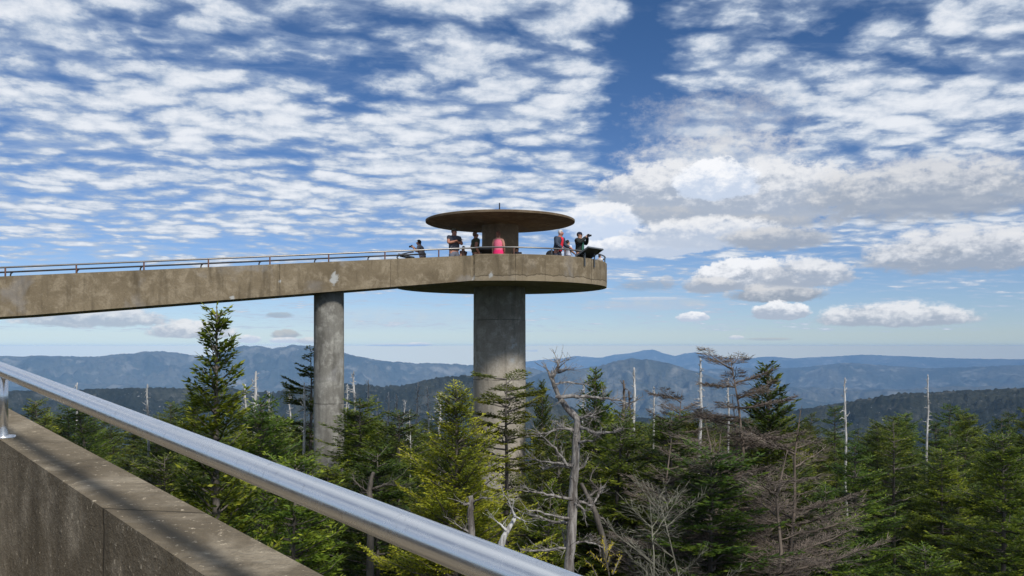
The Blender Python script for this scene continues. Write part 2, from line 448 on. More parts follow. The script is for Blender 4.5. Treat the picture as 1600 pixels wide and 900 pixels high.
def height(r,az):
    x=r*np.sin(az);y=r*np.cos(az)
    dome=np.interp(r,[0,8,48,70,140,400,1500,2600,3600,7000,11000,22000,28000,40000],
                     [-8.9,-9,-9.4,-12,-34,-140,-560,-620,-700,-950,-950,-1000,-950,-1100])
    near=np.clip((r-60)/200,0,1)
    h=dome+near*60*(fbm(x/400,y/400,4,3)-.5)+.5*(fbm(x/6,y/6,3,9)-.5)*np.clip(1-near,0,1)
    for (rc,pts,sl,amp,seed,wob,back) in ((3500,CD,.33,70,11,2.2,.3),(15500,CA,.30,400,21,3.2,.3),(13000,CB,.30,330,31,3.0,.3),(21000,CE,.22,260,51,1.2,.3),(33000,CC,.20,260,41,1.0,.3)):
        e=crest(az,pts,wob,seed)*rc
        wv=rc*.06
        d=rc-r
        dd=np.where(d>0,d,-d*back/sl*1.0)
        rr=fbm(x/(rc*.085)+seed,y/(rc*.085),6,seed,True)
        rr=rr*.8+.2*fbm(x/(rc*.022)+seed,y/(rc*.022),4,seed+9,True)
        fall=np.clip(dd/(rc*.05),0,1)
        hh_=e-sl*dd*(1-.28*np.exp(-dd/(rc*.05)))+amp*(rr-.62)*fall*3.2
        hh_=np.minimum(hh_,e*r/rc-.05*dd+rc*.00035*(fbm(x/(rc*.006),y/(rc*.006),2,seed+3)-.5))
        h=np.maximum(h,np.where(r>rc*.3,hh_,-1e5))
    return np.maximum(h,-1140)
azd=np.radians(np.concatenate([np.arange(-180,-44,2.5),np.arange(-44,44.01,.085),np.arange(46.5,180.01,2.5)]))
rings=np.concatenate([[.5],np.arange(4,60,4),np.geomspace(60,2400,34),np.arange(2430,3640,17),np.geomspace(3700,9800,18),np.arange(9900,15700,42),np.geomspace(15900,28500,60),np.arange(28600,33300,90),[33600,34500,36500,38500]])
AZ,RR=np.meshgrid(azd,rings)
HH=height(RR,AZ)
X=RR*np.sin(AZ);Y=RR*np.cos(AZ)
# small tree-top roughness on the nearest ridge
HH=HH+np.where((RR>2300)&(RR<3650),9*(hash2(np.floor(X/9),np.floor(Y/9),5)-.5),0)+np.where(RR>9000,14*(hash2(np.floor(X/40),np.floor(Y/40),6)-.5),0)
def sheet(name,i0,i1,mat,label):
    nr=i1-i0+1; na=len(azd)
    V=np.stack([X[i0:i1+1],Y[i0:i1+1],HH[i0:i1+1]],-1).reshape(-1,3)
    i=np.arange(nr-1)[:,None];j=np.arange(na-1)[None,:]
    a=i*na+j
    Q=np.stack([a,a+na,a+na+1,a+1],-1).reshape(-1,4)
    o=link(name,np_mesh(name,V,Q),mat,None,True); tag(o,label,'terrain',None,'structure'); return o
def terrain_mat(name,cols,scale,big,speck=None,near=False):
    m,nt,b,n=new_mat(name); p=worldpos(nt)
    f=n.noise(p,1/big,6,.6); g=n.noise(p,1/scale,4,.7); k=n.noise(p,3.3/big,5,.6,.5)
    c=n.mix(n.ss(f,.38,.62),cols[0],cols[1])
    c=n.mix(n.m('MULTIPLY',n.ss(g,.45,.65),.6),c,cols[2])
    c=n.mix(n.m('MULTIPLY',n.ss(k,.54,.70),.7),c,cols[3])
    if speck:
        s=n.noise(p,1/speck[0],2,.5); c=n.mix(n.m('MULTIPLY',n.ss(s,speck[1],speck[1]+.05),.8),c,speck[2])
    nt.links.new(c,b.inputs['Base Color']); b.inputs['Roughness'].default_value=1
    b.inputs['Specular IOR Level'].default_value=0
    nt.links.new(n.bump(g,.8,scale*.5),b.inputs['Normal'])
    return m
m_ground=terrain_mat('forest_floor',((.035,.03,.018),(.05,.045,.022),(.03,.045,.015),(.07,.055,.035)),.4,4)
m_hill=terrain_mat('spruce_ridge',((.020,.024,.018),(.045,.048,.036),(.009,.012,.010),(.11,.11,.095)),16,240,speck=(9,.69,(.22,.22,.21)))
m_mount=terrain_mat('wooded_mountains',((.045,.055,.045),(.10,.10,.08),(.022,.028,.022),(.25,.235,.20)),90,1100)
k1=int(np.searchsorted(rings,90));k2=int(np.searchsorted(rings,5000))
sheet('ground',0,k1,m_ground,'dark forest floor of needles and moss beneath the firs')
sheet('hills',k1,k2,m_hill,'dark spruce covered ridge just beyond the treetops')
sheet('mountains',k2,len(rings)-1,m_mount,'blue hazy mountain ranges along the horizon')

# ------------------------------------------------------------------ TREES
def foliage_mat(name,dark,mid,tip,trans=.25):
    m,nt,b,n=new_mat(name)
    at=nt.nodes.new('ShaderNodeAttribute'); at.attribute_name='tint'; t=at.outputs['Fac']
    oi=nt.nodes.new('ShaderNodeObjectInfo')
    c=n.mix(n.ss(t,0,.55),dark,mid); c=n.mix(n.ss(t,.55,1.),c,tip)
    hs=nt.nodes.new('ShaderNodeHueSaturation'); nt.links.new(c,hs.inputs['Color'])
    nt.links.new(n.m('ADD',.475,n.m('MULTIPLY',oi.outputs['Random'],.045)),hs.inputs['Hue'])
    nt.links.new(n.m('ADD',.7,n.m('MULTIPLY',n.m('FRACT',n.m('MULTIPLY',oi.outputs['Random'],7.3)),.62)),hs.inputs['Value'])
    b.inputs['Roughness'].default_value=.6; b.inputs['Specular IOR Level'].default_value=.25
    nt.links.new(hs.outputs[0],b.inputs['Base Color'])
    tr=nt.nodes.new('ShaderNodeBsdfTranslucent'); nt.links.new(hs.outputs[0],tr.inputs[0])
    mx=nt.nodes.new('ShaderNodeMixShader'); mx.inputs[0].default_value=trans
    nt.links.new(b.outputs[0],mx.inputs[1]); nt.links.new(tr.outputs[0],mx.inputs[2])
    nt.links.new(mx.outputs[0],nt.nodes['Material Output'].inputs[0])
    return m
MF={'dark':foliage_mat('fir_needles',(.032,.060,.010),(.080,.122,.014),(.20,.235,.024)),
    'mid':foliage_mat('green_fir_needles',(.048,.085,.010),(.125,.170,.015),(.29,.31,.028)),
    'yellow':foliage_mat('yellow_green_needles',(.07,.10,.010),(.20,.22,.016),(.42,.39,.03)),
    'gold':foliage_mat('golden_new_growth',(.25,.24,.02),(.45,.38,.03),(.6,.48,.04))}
def bark_mat(name,a,b_,sc=6):
    m,nt,b,n=new_mat(name); p=coords(nt)
    st=n.noise(n.vm('MULTIPLY',p,(1,1,.12)),sc*1.4,6,.72,.3); k=n.noise(p,sc*.6,4,.6)
    c=n.mix(n.ss(st,.36,.62),a,b_); c=n.mix(n.m('MULTIPLY',n.ss(k,.58,.70),.6),c,tuple(q*.45 for q in a))
    nt.links.new(c,b.inputs['Base Color']); b.inputs['Roughness'].default_value=.9
    nt.links.new(n.bump(st,.9,.03),b.inputs['Normal']); return m
MBARK=bark_mat('grey_brown_bark',(.06,.05,.042),(.16,.14,.12))
MDEAD=bark_mat('silver_dead_wood',(.10,.085,.075),(.36,.335,.31),11)
MWHITE=bark_mat('bleached_dead_wood',(.24,.23,.22),(.66,.65,.63),12)
MTWIG=bark_mat('bare_brown_twigs',(.075,.057,.043),(.19,.15,.12),5)
MTWIGG=bark_mat('lichen_grey_twigs',(.11,.105,.08),(.23,.22,.17),5)

def kites(Pb,D,Ln,W,rng):
    """one kite-shaped needle spray per row"""
    n=len(Pb)
    D=D/np.linalg.norm(D,axis=1,keepdims=True)
    up=np.tile(np.array([0,0,1.]),(n,1))+rng.normal(0,.38,(n,3))
    S=np.cross(D,up);S/=np.linalg.norm(S,axis=1,keepdims=True)+1e-9
    L_=Ln[:,None];W_=W[:,None]
    V=np.empty((n,4,3)); V[:,0]=Pb;V[:,1]=Pb+D*L_*.45+S*W_;V[:,2]=Pb+D*L_;V[:,3]=Pb+D*L_*.45-S*W_
    Q=np.arange(n*4).reshape(n,4)
    return V.reshape(-1,3),Q
def make_fir(seed,H,Rb,base=.12,spacing=.24,per=5,step=.055,L=.13,W=.022,power=.85,up=.15,droop=.18,irregular=.25,wr=1.,inner=.18,gap=0.,lean=0.,top_r=.0,side_scale=.5,maxside=.55,tipb=.0,trunk_r=None,prof=None,nside=1,upf=.35,flatv=.12,wb=.02):
    """returns (trunk MB, foliage V,Q,tint). base=height fraction where crown starts"""
    rng=np.random.default_rng(seed); rnd=random.Random(seed)
    wood=MB()
    tr=trunk_r or H*.013
    npt_=9; tp=[];tr_=[]
    lx=rnd.uniform(-1,1)*lean;ly=rnd.uniform(-1,1)*lean
    for i in range(npt_):
        f=i/(npt_-1); tp.append((lx*f*f+rnd.uniform(-wb,wb)*H*.1,ly*f*f+rnd.uniform(-wb,wb)*H*.1,f*H-(.4 if i==0 else 0))); tr_.append(tr*(1-f)**.8+.006)
    wood.tube(tp,tr_,8)
    def trunk_at(z):
        f=max(0,min(1,z/H))*(npt_-1);i=min(int(f),npt_-2);g=f-i
        return np.array(tp[i])*(1-g)+np.array(tp[i+1])*g
    Pb=[];Dd=[];Ln=[];Ti=[]
    z=H*base
    while z<H*.985:
        f=(z-H*base)/(H*(1-base))
        rad=(Rb*(1-f)**power if prof is None else Rb*prof(f))+top_r*(1-f)+.07
        k=per+rnd.choice((-1,0,0,1)); a0_=rnd.uniform(0,2*PI)
        for q in range(k):
            if rnd.random()<gap: continue
            an=a0_+2*PI*q/k+rnd.uniform(-.35,.35)
            B=rad*(1+rnd.uniform(-irregular,irregular*.7)); 
            if B<.06: continue
            zz=z+rnd.uniform(-.5,.5)*spacing
            o=trunk_at(zz); o=np.array([o[0],o[1],zz])
            hx,hy=math.cos(an),math.sin(an)
            ns=max(3,int(B/.16)+2)
            upv=up+upf*f+rnd.uniform(-.12,.12)
            pts=[];
            for j in range(ns+1):
                t=j/ns; zoff=B*(upv*t-droop*(1-f)*t*(1-t)*2.2+ .12*t*t)
                pts.append(o+np.array([hx*B*t,hy*B*t,zoff])+np.array([rnd.uniform(-1,1),rnd.uniform(-1,1),rnd.uniform(-.6,.6)])*B*.02)
            wood.tube([tuple(p) for p in pts],[max(.004*wr,wr*((.010+.009*B)*(1-j/ns)+.003)) for j in range(ns+1)],4,False)
            pts=np.array(pts); seg=np.linalg.norm(np.diff(pts,axis=0),axis=1); cum=np.concatenate([[0],np.cumsum(seg)])
            def at(s):
                return np.array([np.interp(s,cum,pts[:,c_]) for c_ in range(3)])
            tot=cum[-1]; s=tot*inner
            axis=(pts[-1]-pts[0]);axis/=np.linalg.norm(axis)
            lat=np.array([-hy,hx,0])
            sidei=0
            while s<tot:
                p0=at(s)
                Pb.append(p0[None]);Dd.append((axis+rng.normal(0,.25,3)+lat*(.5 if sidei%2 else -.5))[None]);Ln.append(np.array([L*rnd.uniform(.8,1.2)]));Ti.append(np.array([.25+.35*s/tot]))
                if sidei%2==0:
                    for sg in (-1,1):
                        if rnd.random()<.08: continue
                        sl=min(maxside,side_scale*(tot-s)+.07)*rnd.uniform(.65,1.15)
                        dv=axis*.62+lat*sg*.8+np.array([0,0,rnd.uniform(-flatv,flatv)]); dv/=np.linalg.norm(dv)
                        uu=np.repeat(np.arange(.03,sl,step),nside); nu=len(uu)
                        if nu==0: continue
                        alt_=np.where((np.arange(nu)//1)%2==0,1.,-1.)[:,None]
                        cr_=np.cross(dv,[0,0,1.])
                        pp=p0+dv*uu[:,None]; pp[:,2]-=.10*uu*uu/max(sl,.1)
                        Pb.append(pp+rng.normal(0,.009,(nu,3)))
                        Dd.append(dv+axis*.25*alt_-cr_*.55*alt_+rng.normal(0,.26,(nu,3))*np.array([1,1,.6]))
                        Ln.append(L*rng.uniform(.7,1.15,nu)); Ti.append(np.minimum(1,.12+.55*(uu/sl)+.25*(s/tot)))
                s+=step*rnd.uniform(.85,1.15);sidei+=1
            Pb.append(pts[-1][None]);Dd.append(axis[None]);Ln.append(np.array([L*1.2]));Ti.append(np.array([1.]))
        z+=spacing*rnd.uniform(.8,1.2)*(1-.45*f)
    # leader
    for j in range(10):
        zz=H*(1-.06*j/10); o=trunk_at(zz)
        Pb.append(np.array([o]));Dd.append(np.array([[rnd.uniform(-1,1),rnd.uniform(-1,1),1.3]]));Ln.append(np.array([L*.7]));Ti.append(np.array([.8]))
    Pb=np.concatenate(Pb);Dd=np.concatenate(Dd);Ln=np.concatenate(Ln);Ti=np.concatenate(Ti)
    clump=vnoise(Pb[:,0]*2.2+seed,Pb[:,1]*2.2+Pb[:,2]*2.7,seed)
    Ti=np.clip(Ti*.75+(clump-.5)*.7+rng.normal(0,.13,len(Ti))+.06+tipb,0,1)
    V,Q=kites(Pb,Dd,Ln,np.full(len(Pb),W)*rng.uniform(.7,1.3,len(Pb)),rng)
    return wood,(V,Q,np.repeat(Ti,4))
protos={}
def proto(key,kind_name,mat,wmat,**kw):
    wood,(V,Q,T)=make_fir(**kw)
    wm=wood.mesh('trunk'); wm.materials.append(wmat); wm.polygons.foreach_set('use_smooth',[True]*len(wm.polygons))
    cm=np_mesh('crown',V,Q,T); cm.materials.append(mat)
    protos[key]=(kind_name,wm,cm,kw['H'])
tree_count=0
def tree(key,loc,scale,rz,label,cat,group=None,sz=None):
    kn,wm,cm,H=protos[key]
    t=thing(kn,label,cat,loc,rz,group); s=scale; t.scale=(s,s,sz or s)
    a=bpy.data.objects.new('trunk',wm);col.objects.link(a);a.parent=t
    b=bpy.data.objects.new('crown',cm);col.objects.link(b);b.parent=t
    return t
# background firs
for i in range(5):
    proto('fir%d'%i,'fir_tree',MF['mid'] if i%2 else MF['dark'],MBARK,seed=100+i,H=7.,Rb=1.85+.12*i,base=.06,spacing=.33+.03*i,per=6,step=.050,L=.115,W=.0165,irregular=.42,droop=.10+.03*i,up=.02+.03*i,upf=.25,maxside=.6,power=.46+.06*i,flatv=.07,nside=2,lean=.15*i)
for i in range(2):
    proto('ragged%d'%i,'fir_tree',MF['dark'],MBARK,seed=140+i,H=7.,Rb=1.9,base=.10,spacing=.46,per=5,step=.045,L=.12,W=.018,irregular=.5,droop=.12,up=.08,upf=.2,power=.5,gap=.12,inner=.25,flatv=.07,nside=2)
proto('yellow','fir_tree',MF['yellow'],MBARK,seed=201,H=8.2,Rb=2.3,base=.10,spacing=.20,per=6,step=.034,L=.065,W=.011,power=.80,nside=2,irregular=.45,up=.22,upf=.3,droop=.02,maxside=.42,inner=.2,tipb=.22,flatv=.12)
pads=lambda f: 1.0-.42*f if f<.93 else .5
proto('open','spruce_tree',MF['mid'],MBARK,seed=217,H=8.5,Rb=1.5,base=.25,spacing=.44,per=5,step=.032,L=.09,W=.017,irregular=.5,up=.05,upf=.12,droop=.10,prof=pads,inner=.30,side_scale=.75,maxside=.42,gap=.12,trunk_r=.12,lean=.1,nside=2,flatv=.05)
proto('leftfir','fir_tree',MF['mid'],MBARK,seed=222,H=9,Rb=1.2,base=.1,spacing=.34,per=5,step=.042,L=.10,W=.02,irregular=.3,up=.40,droop=.05,power=.8,maxside=.32,inner=.2,nside=2)
proto('layer','spruce_tree',MF['dark'],MBARK,seed=231,H=8,Rb=1.7,base=.25,spacing=.55,per=5,step=.040,L=.12,W=.024,irregular=.4,up=.10,upf=.2,droop=.18,power=.5,inner=.25,gap=.08,nside=2,flatv=.05)
proto('symm','fir_tree',MF['dark'],MBARK,seed=240,H=7.5,Rb=1.8,base=.05,spacing=.28,per=6,step=.05,L=.12,W=.024,irregular=.2,up=.36,droop=.05,power=.85,maxside=.4)
flat=lambda f: 1.75-.85*f if f<.96 else .8
proto('bare','bare_spruce',MTWIG,MTWIG,seed=250,H=8,Rb=.95,base=.30,spacing=.55,per=5,step=.032,L=.16,W=.0075,irregular=.5,up=.02,upf=.06,droop=.10,prof=flat,inner=.20,side_scale=.6,maxside=.42,trunk_r=.10,lean=.5,nside=2,gap=.18,flatv=.10,wb=.16)
proto('bare2','bare_spruce',MTWIG,MTWIG,seed=255,H=7,Rb=1.9,base=.15,spacing=.55,per=4,step=.045,L=.17,W=.006,irregular=.6,up=.10,upf=.15,droop=.06,power=.45,inner=.12,side_scale=.6,maxside=.5,trunk_r=.08,nside=2,gap=.22,flatv=.10,wb=.2,lean=.6)
proto('greytwig','bare_spruce',MTWIGG,MTWIGG,seed=261,H=6,Rb=1.7,base=.12,spacing=.55,per=4,step=.06,L=.24,W=.0042,irregular=.7,up=.5,upf=.1,droop=-.1,power=.5,inner=.2,side_scale=.6,maxside=.6,trunk_r=.045,nside=1,gap=.3,wr=.6,wb=.2,lean=.8)

def ground_z(x,y):
    r=math.hypot(x,y);az=math.atan2(x,y); return float(height(np.array([r]),np.array([az]))[0])
def hero(key,px,ytop,d,rz,label,cat,group=None,wide=1.,dx=0):
    q=P(px,ytop,d); gz=ground_z(q.x,q.y)-.05; H=protos[key][3]; s=(q.z-gz)/H
    t=tree(key,(q.x,q.y,gz),s*wide,rz,label,cat,group,sz=s); return t
taken=[]
def H_(*a,**k):
    t=hero(*a,**k); taken.append((t.location.x,t.location.y)); return t
G_F='firs of the forest around the tower'; G_B='bare brown spruces at the right'
H_('yellow',713,600,14.5,.4,'bright yellow-green fir in front, just left of the tower column','fir tree',wide=1.0)
H_('open',791,588,20.5,2.1,'open-branched spruce standing before the main tower column','spruce tree',wide=.95)
H_('leftfir',338,478,13,.8,'tall fir with upswept branches at the left, below the ramp','fir tree')
H_('layer',486,552,33.5,1.7,'layered dark spruce half hidden behind the thin ramp pier','spruce tree',wide=1.05)
H_('symm',930,583,27,.2,'pointed dark fir right of the bent dead tree','fir tree',wide=1.0)
H_('symm',847,598,34,1.4,'slim pointed fir just right of the main column','fir tree',wide=.65)
H_('bare',1168,556,19.5,.5,'tall flat-topped bare brown spruce at the right edge of the forest','spruce tree',G_B,wide=.8)
H_('bare',1064,612,23,2.6,'small umbrella-shaped bare brown spruce with dark twigs','spruce tree',G_B,wide=.75)
H_('symm',1200,572,24,.9,'green fir behind the tall flat-topped bare spruce','fir tree',wide=1.15)
H_('bare2',1050,690,16.5,5.1,'brown half-bare spruce between the dead tree and the grey thicket','spruce tree',G_B,wide=.85)
H_('bare2',1140,622,21,2.0,'bare brown spruce just left of the tall flat-topped one','spruce tree',G_B,wide=.9)
H_('bare2',1210,640,18,3.3,'bare brown spruce at the far right of the bare group','spruce tree',G_B,wide=.9)
H_('bare2',1128,655,19,1.2,'sprawling bare brown spruce below the flat-topped one','spruce tree',G_B,wide=1.)
H_('bare2',1190,705,15.5,4.0,'broad tangle of bare brown branches at the lower right','spruce tree',G_B,wide=1.0)
H_('fir2',1062,655,21,.3,'green fir among the bare brown spruces at the right','fir tree',wide=1.1)
H_('fir0',1110,700,16.5,2.3,'low green fir under the bare spruces','fir tree',wide=1.1)
H_('bare2',1090,676,18.5,3.1,'bare brown spruce behind the grey thicket, left of the tangle','spruce tree',G_B,wide=.95)
H_('greytwig',1048,800,13.5,.3,'grey lichen-covered bare tree at the lower right','bare tree',wide=.8)
H_('greytwig',1082,765,15.5,1.9,'upswept grey bare tree right of the lichen-covered one','bare tree',wide=.75)
H_('fir1',560,624,27,.5,'broad dark fir right of the thin ramp pier','fir tree',wide=1.1)
H_('fir2',622,644,25,2.2,'dark fir between the two concrete columns','fir tree',wide=1.1)
H_('fir0',590,706,19,1.0,'wide green fir below, right of the thin pier','fir tree',wide=1.)
H_('fir3',1000,646,25,3.0,'full green fir left of the bare brown spruces','fir tree',wide=1.15)
H_('fir2',958,664,22,4.0,'bushy green fir beyond the bent dead tree','fir tree',wide=1.1)
H_('fir4',880,668,24,1.1,'leafy dark fir directly behind the bent dead tree','fir tree',wide=1.05)
H_('ragged0',430,650,22,.2,'ragged dark fir left of the thin ramp pier','fir tree',wide=1.1)
H_('fir0',408,625,19,5.2,'green fir between the left edge fir and the pier','fir tree',wide=.8)
H_('fir1',455,715,15,2.2,'green fir low in the view, left of the pier foot','fir tree',wide=.9)
H_('fir3',845,760,19,.7,'low green fir right of the foot of the main column','fir tree',wide=.8)

# background fill
rnd=random.Random(11)
def sky_line(px):
    return float(np.interp(px,[0,300,380,440,480,545,600,660,700,735,825,860,900,960,1010,1060,1110,1170,1240,1600],
                              [560,590,640,648,650,628,650,655,650,690,690,642,640,640,640,636,645,640,630,600]))
def zone(px,d):
    z='left of the thin pier' if px<490 else 'between the pier and the main column' if px<738 else 'behind the main column' if px<823 else 'right of the main column' if px<1000 else 'among the bare spruces at the right' if px<1240 else 'beyond the right of the tower'
    return z
cnt=0; tries=0
while cnt<275 and tries<60000:
    tries+=1
    d=rnd.uniform(9,70)**1.0
    if rnd.random()>(d/70)**.8: continue
    px=rnd.uniform(-60,1660); q=P(px,540,d); x,y=q.x,q.y
    r=math.hypot(x,y)
    if any((x-a)**2+(y-b)**2<(1.4 if d<40 else 1.9)**2 for a,b in taken): continue
    if (x-COLX)**2+(y-35)**2<1.9**2: continue
    if (x+6.28)**2+(y-30.)**2<1.5**2: continue
    if abs((Vector((x,y,0))-rp).dot(hn)+1)<2.3: continue
    gz=ground_z(x,y)-.05
    h=rnd.uniform(4.6,7.2)
    if d<18: h=rnd.uniform(3.2,5.2)
    ytop=EYE-(gz+h)/d*F
    lim=sky_line(px)+rnd.uniform(0,26)
    halfw=1.3/d*F
    if d<30 and 490-halfw*.8<px<538+halfw*.8: lim=max(lim,722+rnd.uniform(0,30))
    if d<35 and 738-halfw*.8<px<823+halfw*.7: lim=max(lim,770+rnd.uniform(0,40))
    if d<14.5 and 640<px<790: continue
    if d<12 and 820<px<960: lim=max(lim,840)
    if ytop<lim: h=-(lim-EYE)/F*d-gz
    if h<1.8: continue
    if px>1030 and px<1260 and d<30 and rnd.random()<.22: key=rnd.choice(['bare2','greytwig']);kk='bare'
    else: key=rnd.choice(['fir0','fir1','fir2','fir3','fir4','ragged0','ragged1']);kk='fir'
    s=h/protos[key][3]
    dist='near' if d<18 else 'middle' if d<38 else 'far'
    if kk=='fir': lab='%s dark green fir in the dense stand %s'%({'near':'closest low','middle':'mid-height','far':'distant'}[dist],zone(px,d))
    else: lab='%s leafless brown spruce %s'%({'near':'low','middle':'mid-height','far':'distant'}[dist],zone(px,d))
    g=(G_F+', %s %s'%(dist,zone(px,d))) if kk=='fir' else 'leafless spruces, %s %s'%(dist,zone(px,d))
    tree(key,(x,y,gz),s*rnd.uniform(1.0,1.3) if s<.9 else s,rnd.uniform(0,6.28),lab,'fir tree' if kk=='fir' else 'spruce tree',g,sz=s)
    taken.append((x,y)); cnt+=1

# ------------------------------------------------------------------ DEAD TREES
def wiggle(a,b,n,amp,rn_):
    a=Vector(a);b=Vector(b);L_=(b-a).length; out=[]
    for i in range(n+1):
        t=i/n; w=math.sin(PI*t)*amp*L_ if n>1 else 0
        out.append(a.lerp(b,t)+Vector((rn_.uniform(-1,1),rn_.uniform(-1,1),rn_.uniform(-1,1)))*amp*L_*(.6 if 0<i<n else 0))
    return out
def twigs(mb,pts,r0,rn_,depth,dens=1.):
    """side twigs along a branch polyline"""
    if depth<=0: return
    for i in range(1,len(pts)):
        for _ in range(2):
            if rn_.random()>.62*dens: continue
            a=pts[i-1].lerp(pts[i],rn_.random()); d=(pts[i]-pts[i-1]).normalized()
            v=(d*rn_.uniform(.3,1)+Vector((rn_.uniform(-1,1),rn_.uniform(-1,1),rn_.uniform(-.5,1)))*.8).normalized()
            L_=rn_.uniform(.05,.26)*(1 if depth>1 else .55)
            p=wiggle(a,a+v*L_,3,.07,rn_)
            mb.tube(p,[r0*.5,r0*.4,r0*.3,.002],5,False); twigs(mb,p,r0*.45,rn_,depth-1,dens)
def limb(mb,pxpts,d,rad,rn_,dz=.5,sub=2,dens=1.):
    """branch given through photo columns/rows; its depth swings to either side of d"""
    k=len(pxpts); s=rn_.uniform(-dz,dz); base=[P(px,py,d+(s*i/(k-1))) for i,(px,py) in enumerate(pxpts)]
    pts=[base[0]]
    for i in range(k-1): pts+=wiggle(base[i],base[i+1],4,.075,rn_)[1:]
    n=len(pts); rr=[max(.003,(rad*(1-i/(n-1))**.7+.003)*rn_.uniform(.82,1.15)) for i in range(n)]
    mb.tube(pts,rr,7,True); twigs(mb,pts,rad*.55,rn_,sub,dens)
    return pts
def dead(name,label,cat,d,trunk,limbs,mat,seed,group=None,rt=(.09,.03),toground=True,sub=2,dens=1.,taper=1.):
    rn_=random.Random(seed)
    base=[P(px,py,d+dd) for px,py,dd in trunk]
    if toground:
        g=ground_z(base[0].x,base[0].y)-.2
        base=[Vector((base[0].x+rn_.uniform(-.1,.1),base[0].y,g))]+base
    o=base[0].copy()
    t=thing(name,label,cat,tuple(o),0,group)
    mb=MB(); pts=[base[0]]
    for i in range(len(base)-1): pts+=wiggle(base[i],base[i+1],4 if i or not toground else 3,.018,rn_)[1:]
    n=len(pts); tot=n-1
    rr=[(rt[0]*(1-(i/tot)**taper)+rt[1]*(i/tot)**taper)*rn_.uniform(.9,1.1) for i in range(n)]
    mb.tube([p-o for p in pts],rr,10)
    # knots
    for _ in range(14):
        i=rn_.randrange(2,n); a=rn_.uniform(0,6.28); mb.ball(pts[i]-o+Vector((math.cos(a),math.sin(a),0))*rr[i]*.8,rr[i]*.35,6,4)
    mb.build('trunk',mat,t,True,merge=False)
    for pl,rad,dz in limbs:
        m2=MB(); limb(m2,pl,d,rad,rn_,dz,sub,dens); m2.v=[(x-o.x,y-o.y,z-o.z) for x,y,z in m2.v]
        m2.build('branch',mat,t,True,merge=False)
    return t
dead('dead_tree','bent silver dead tree with gnarled bare branches, right of the main column','dead tree',11.5,
 [(889,885,0),(893,830,0),(895,770,.05),(899,720,0),(901,680,0),(903,655,0),(888,640,.1),(873,620,.15),(865,600,.1),(862,585,.1)],
 [([(862,590),(868,580),(873,569),(871,566)],.026,.15),([(864,598),(858,583),(853,574)],.022,.1),([(872,582),(885,578),(890,577)],.012,.2),
  ([(868,600),(885,597),(905,600),(925,602)],.012,.4),
  ([(868,620),(895,619),(925,621),(950,622),(975,628),(990,634)],.024,.9),
  ([(903,655),(918,650),(930,652)],.02,.4),([(903,665),(930,677),(950,676),(975,672)],.026,.6),([(915,652),(923,645),(927,652),(920,662)],.014,.4),
  ([(901,672),(885,670),(872,670),(852,678),(840,678)],.022,.7),([(902,690),(925,690),(935,682)],.018,.5),
  ([(897,729),(885,727),(868,700),(850,684),(845,681)],.022,.7),([(895,727),(865,724),(840,719),(828,717)],.018,.6),([(893,731),(868,728),(850,734),(842,727)],.014,.5),
  ([(894,780),(868,775),(842,770),(815,766)],.02,.7),([(893,818),(862,815),(835,806),(812,800)],.022,.7),([(893,810),(850,803),(820,795)],.016,.7),
  ([(900,735),(913,728),(917,718)],.018,.3),([(896,785),(908,792),(915,800)],.02,.2),([(890,855),(862,859),(830,861),(812,858)],.02,.7),
  ([(893,850),(915,846),(935,852),(955,862)],.014,.6),([(884,858),(880,835),(878,825)],.014,.3),([(905,784),(925,790),(935,775),(939,757)],.018,.5)],
 MDEAD,5,rt=(.067,.020),dens=.95,taper=1.5)
dead('dead_tree','leaning grey dead trunk crossing behind the bent silver tree','dead tree',12.8,
 [(948,880,0),(942,840,0),(930,800,0),(918,775,0),(908,755,0)],[([(930,800),(945,815),(955,835)],.02,.5),([(920,775),(935,765),(922,750),(925,738)],.016,.4)],MBARK,8,rt=(.055,.025),toground=False)
dead('broken_snag','short broken-topped grey snag before the yellow-green fir','snag',10.5,
 [(736,860,0),(737,840,0),(735,800,0),(737,785,0),(735,775,0)],[([(736,786),(726,788),(722,785)],.02,.1),([(737,788),(752,778),(768,778)],.012,.3),([(735,834),(720,825),(706,812)],.014,.3)],MDEAD,12,rt=(.05,.03),dens=.5)
dead('dead_branch_tree','forked bleached dead sapling low in front of the main column','dead tree',10,
 [(782,855,0),(788,838,0),(795,825,.05),(803,812,.1),(806,806,.1)],[([(805,808),(800,798),(798,792)],.016,.2),([(792,830),(783,820),(775,815)],.014,.2),([(806,808),(815,812),(822,815)],.008,.2)],MWHITE,14,rt=(.045,.018),dens=.4)
dead('dead_tree','grey leafless trunk with long side branches, right of the thin pier foot','dead tree',16.5,
 [(579,860,0),(579,800,0),(577,770,0),(580,748,0),(584,738,0)],[([(580,765),(600,757),(620,758),(640,763)],.022,.5),([(578,770),(562,760),(548,745)],.016,.5),([(577,775),(556,780)],.01,.4),([(583,800),(620,792),(650,802)],.02,.5)],MBARK,19,rt=(.085,.03),dens=.9)
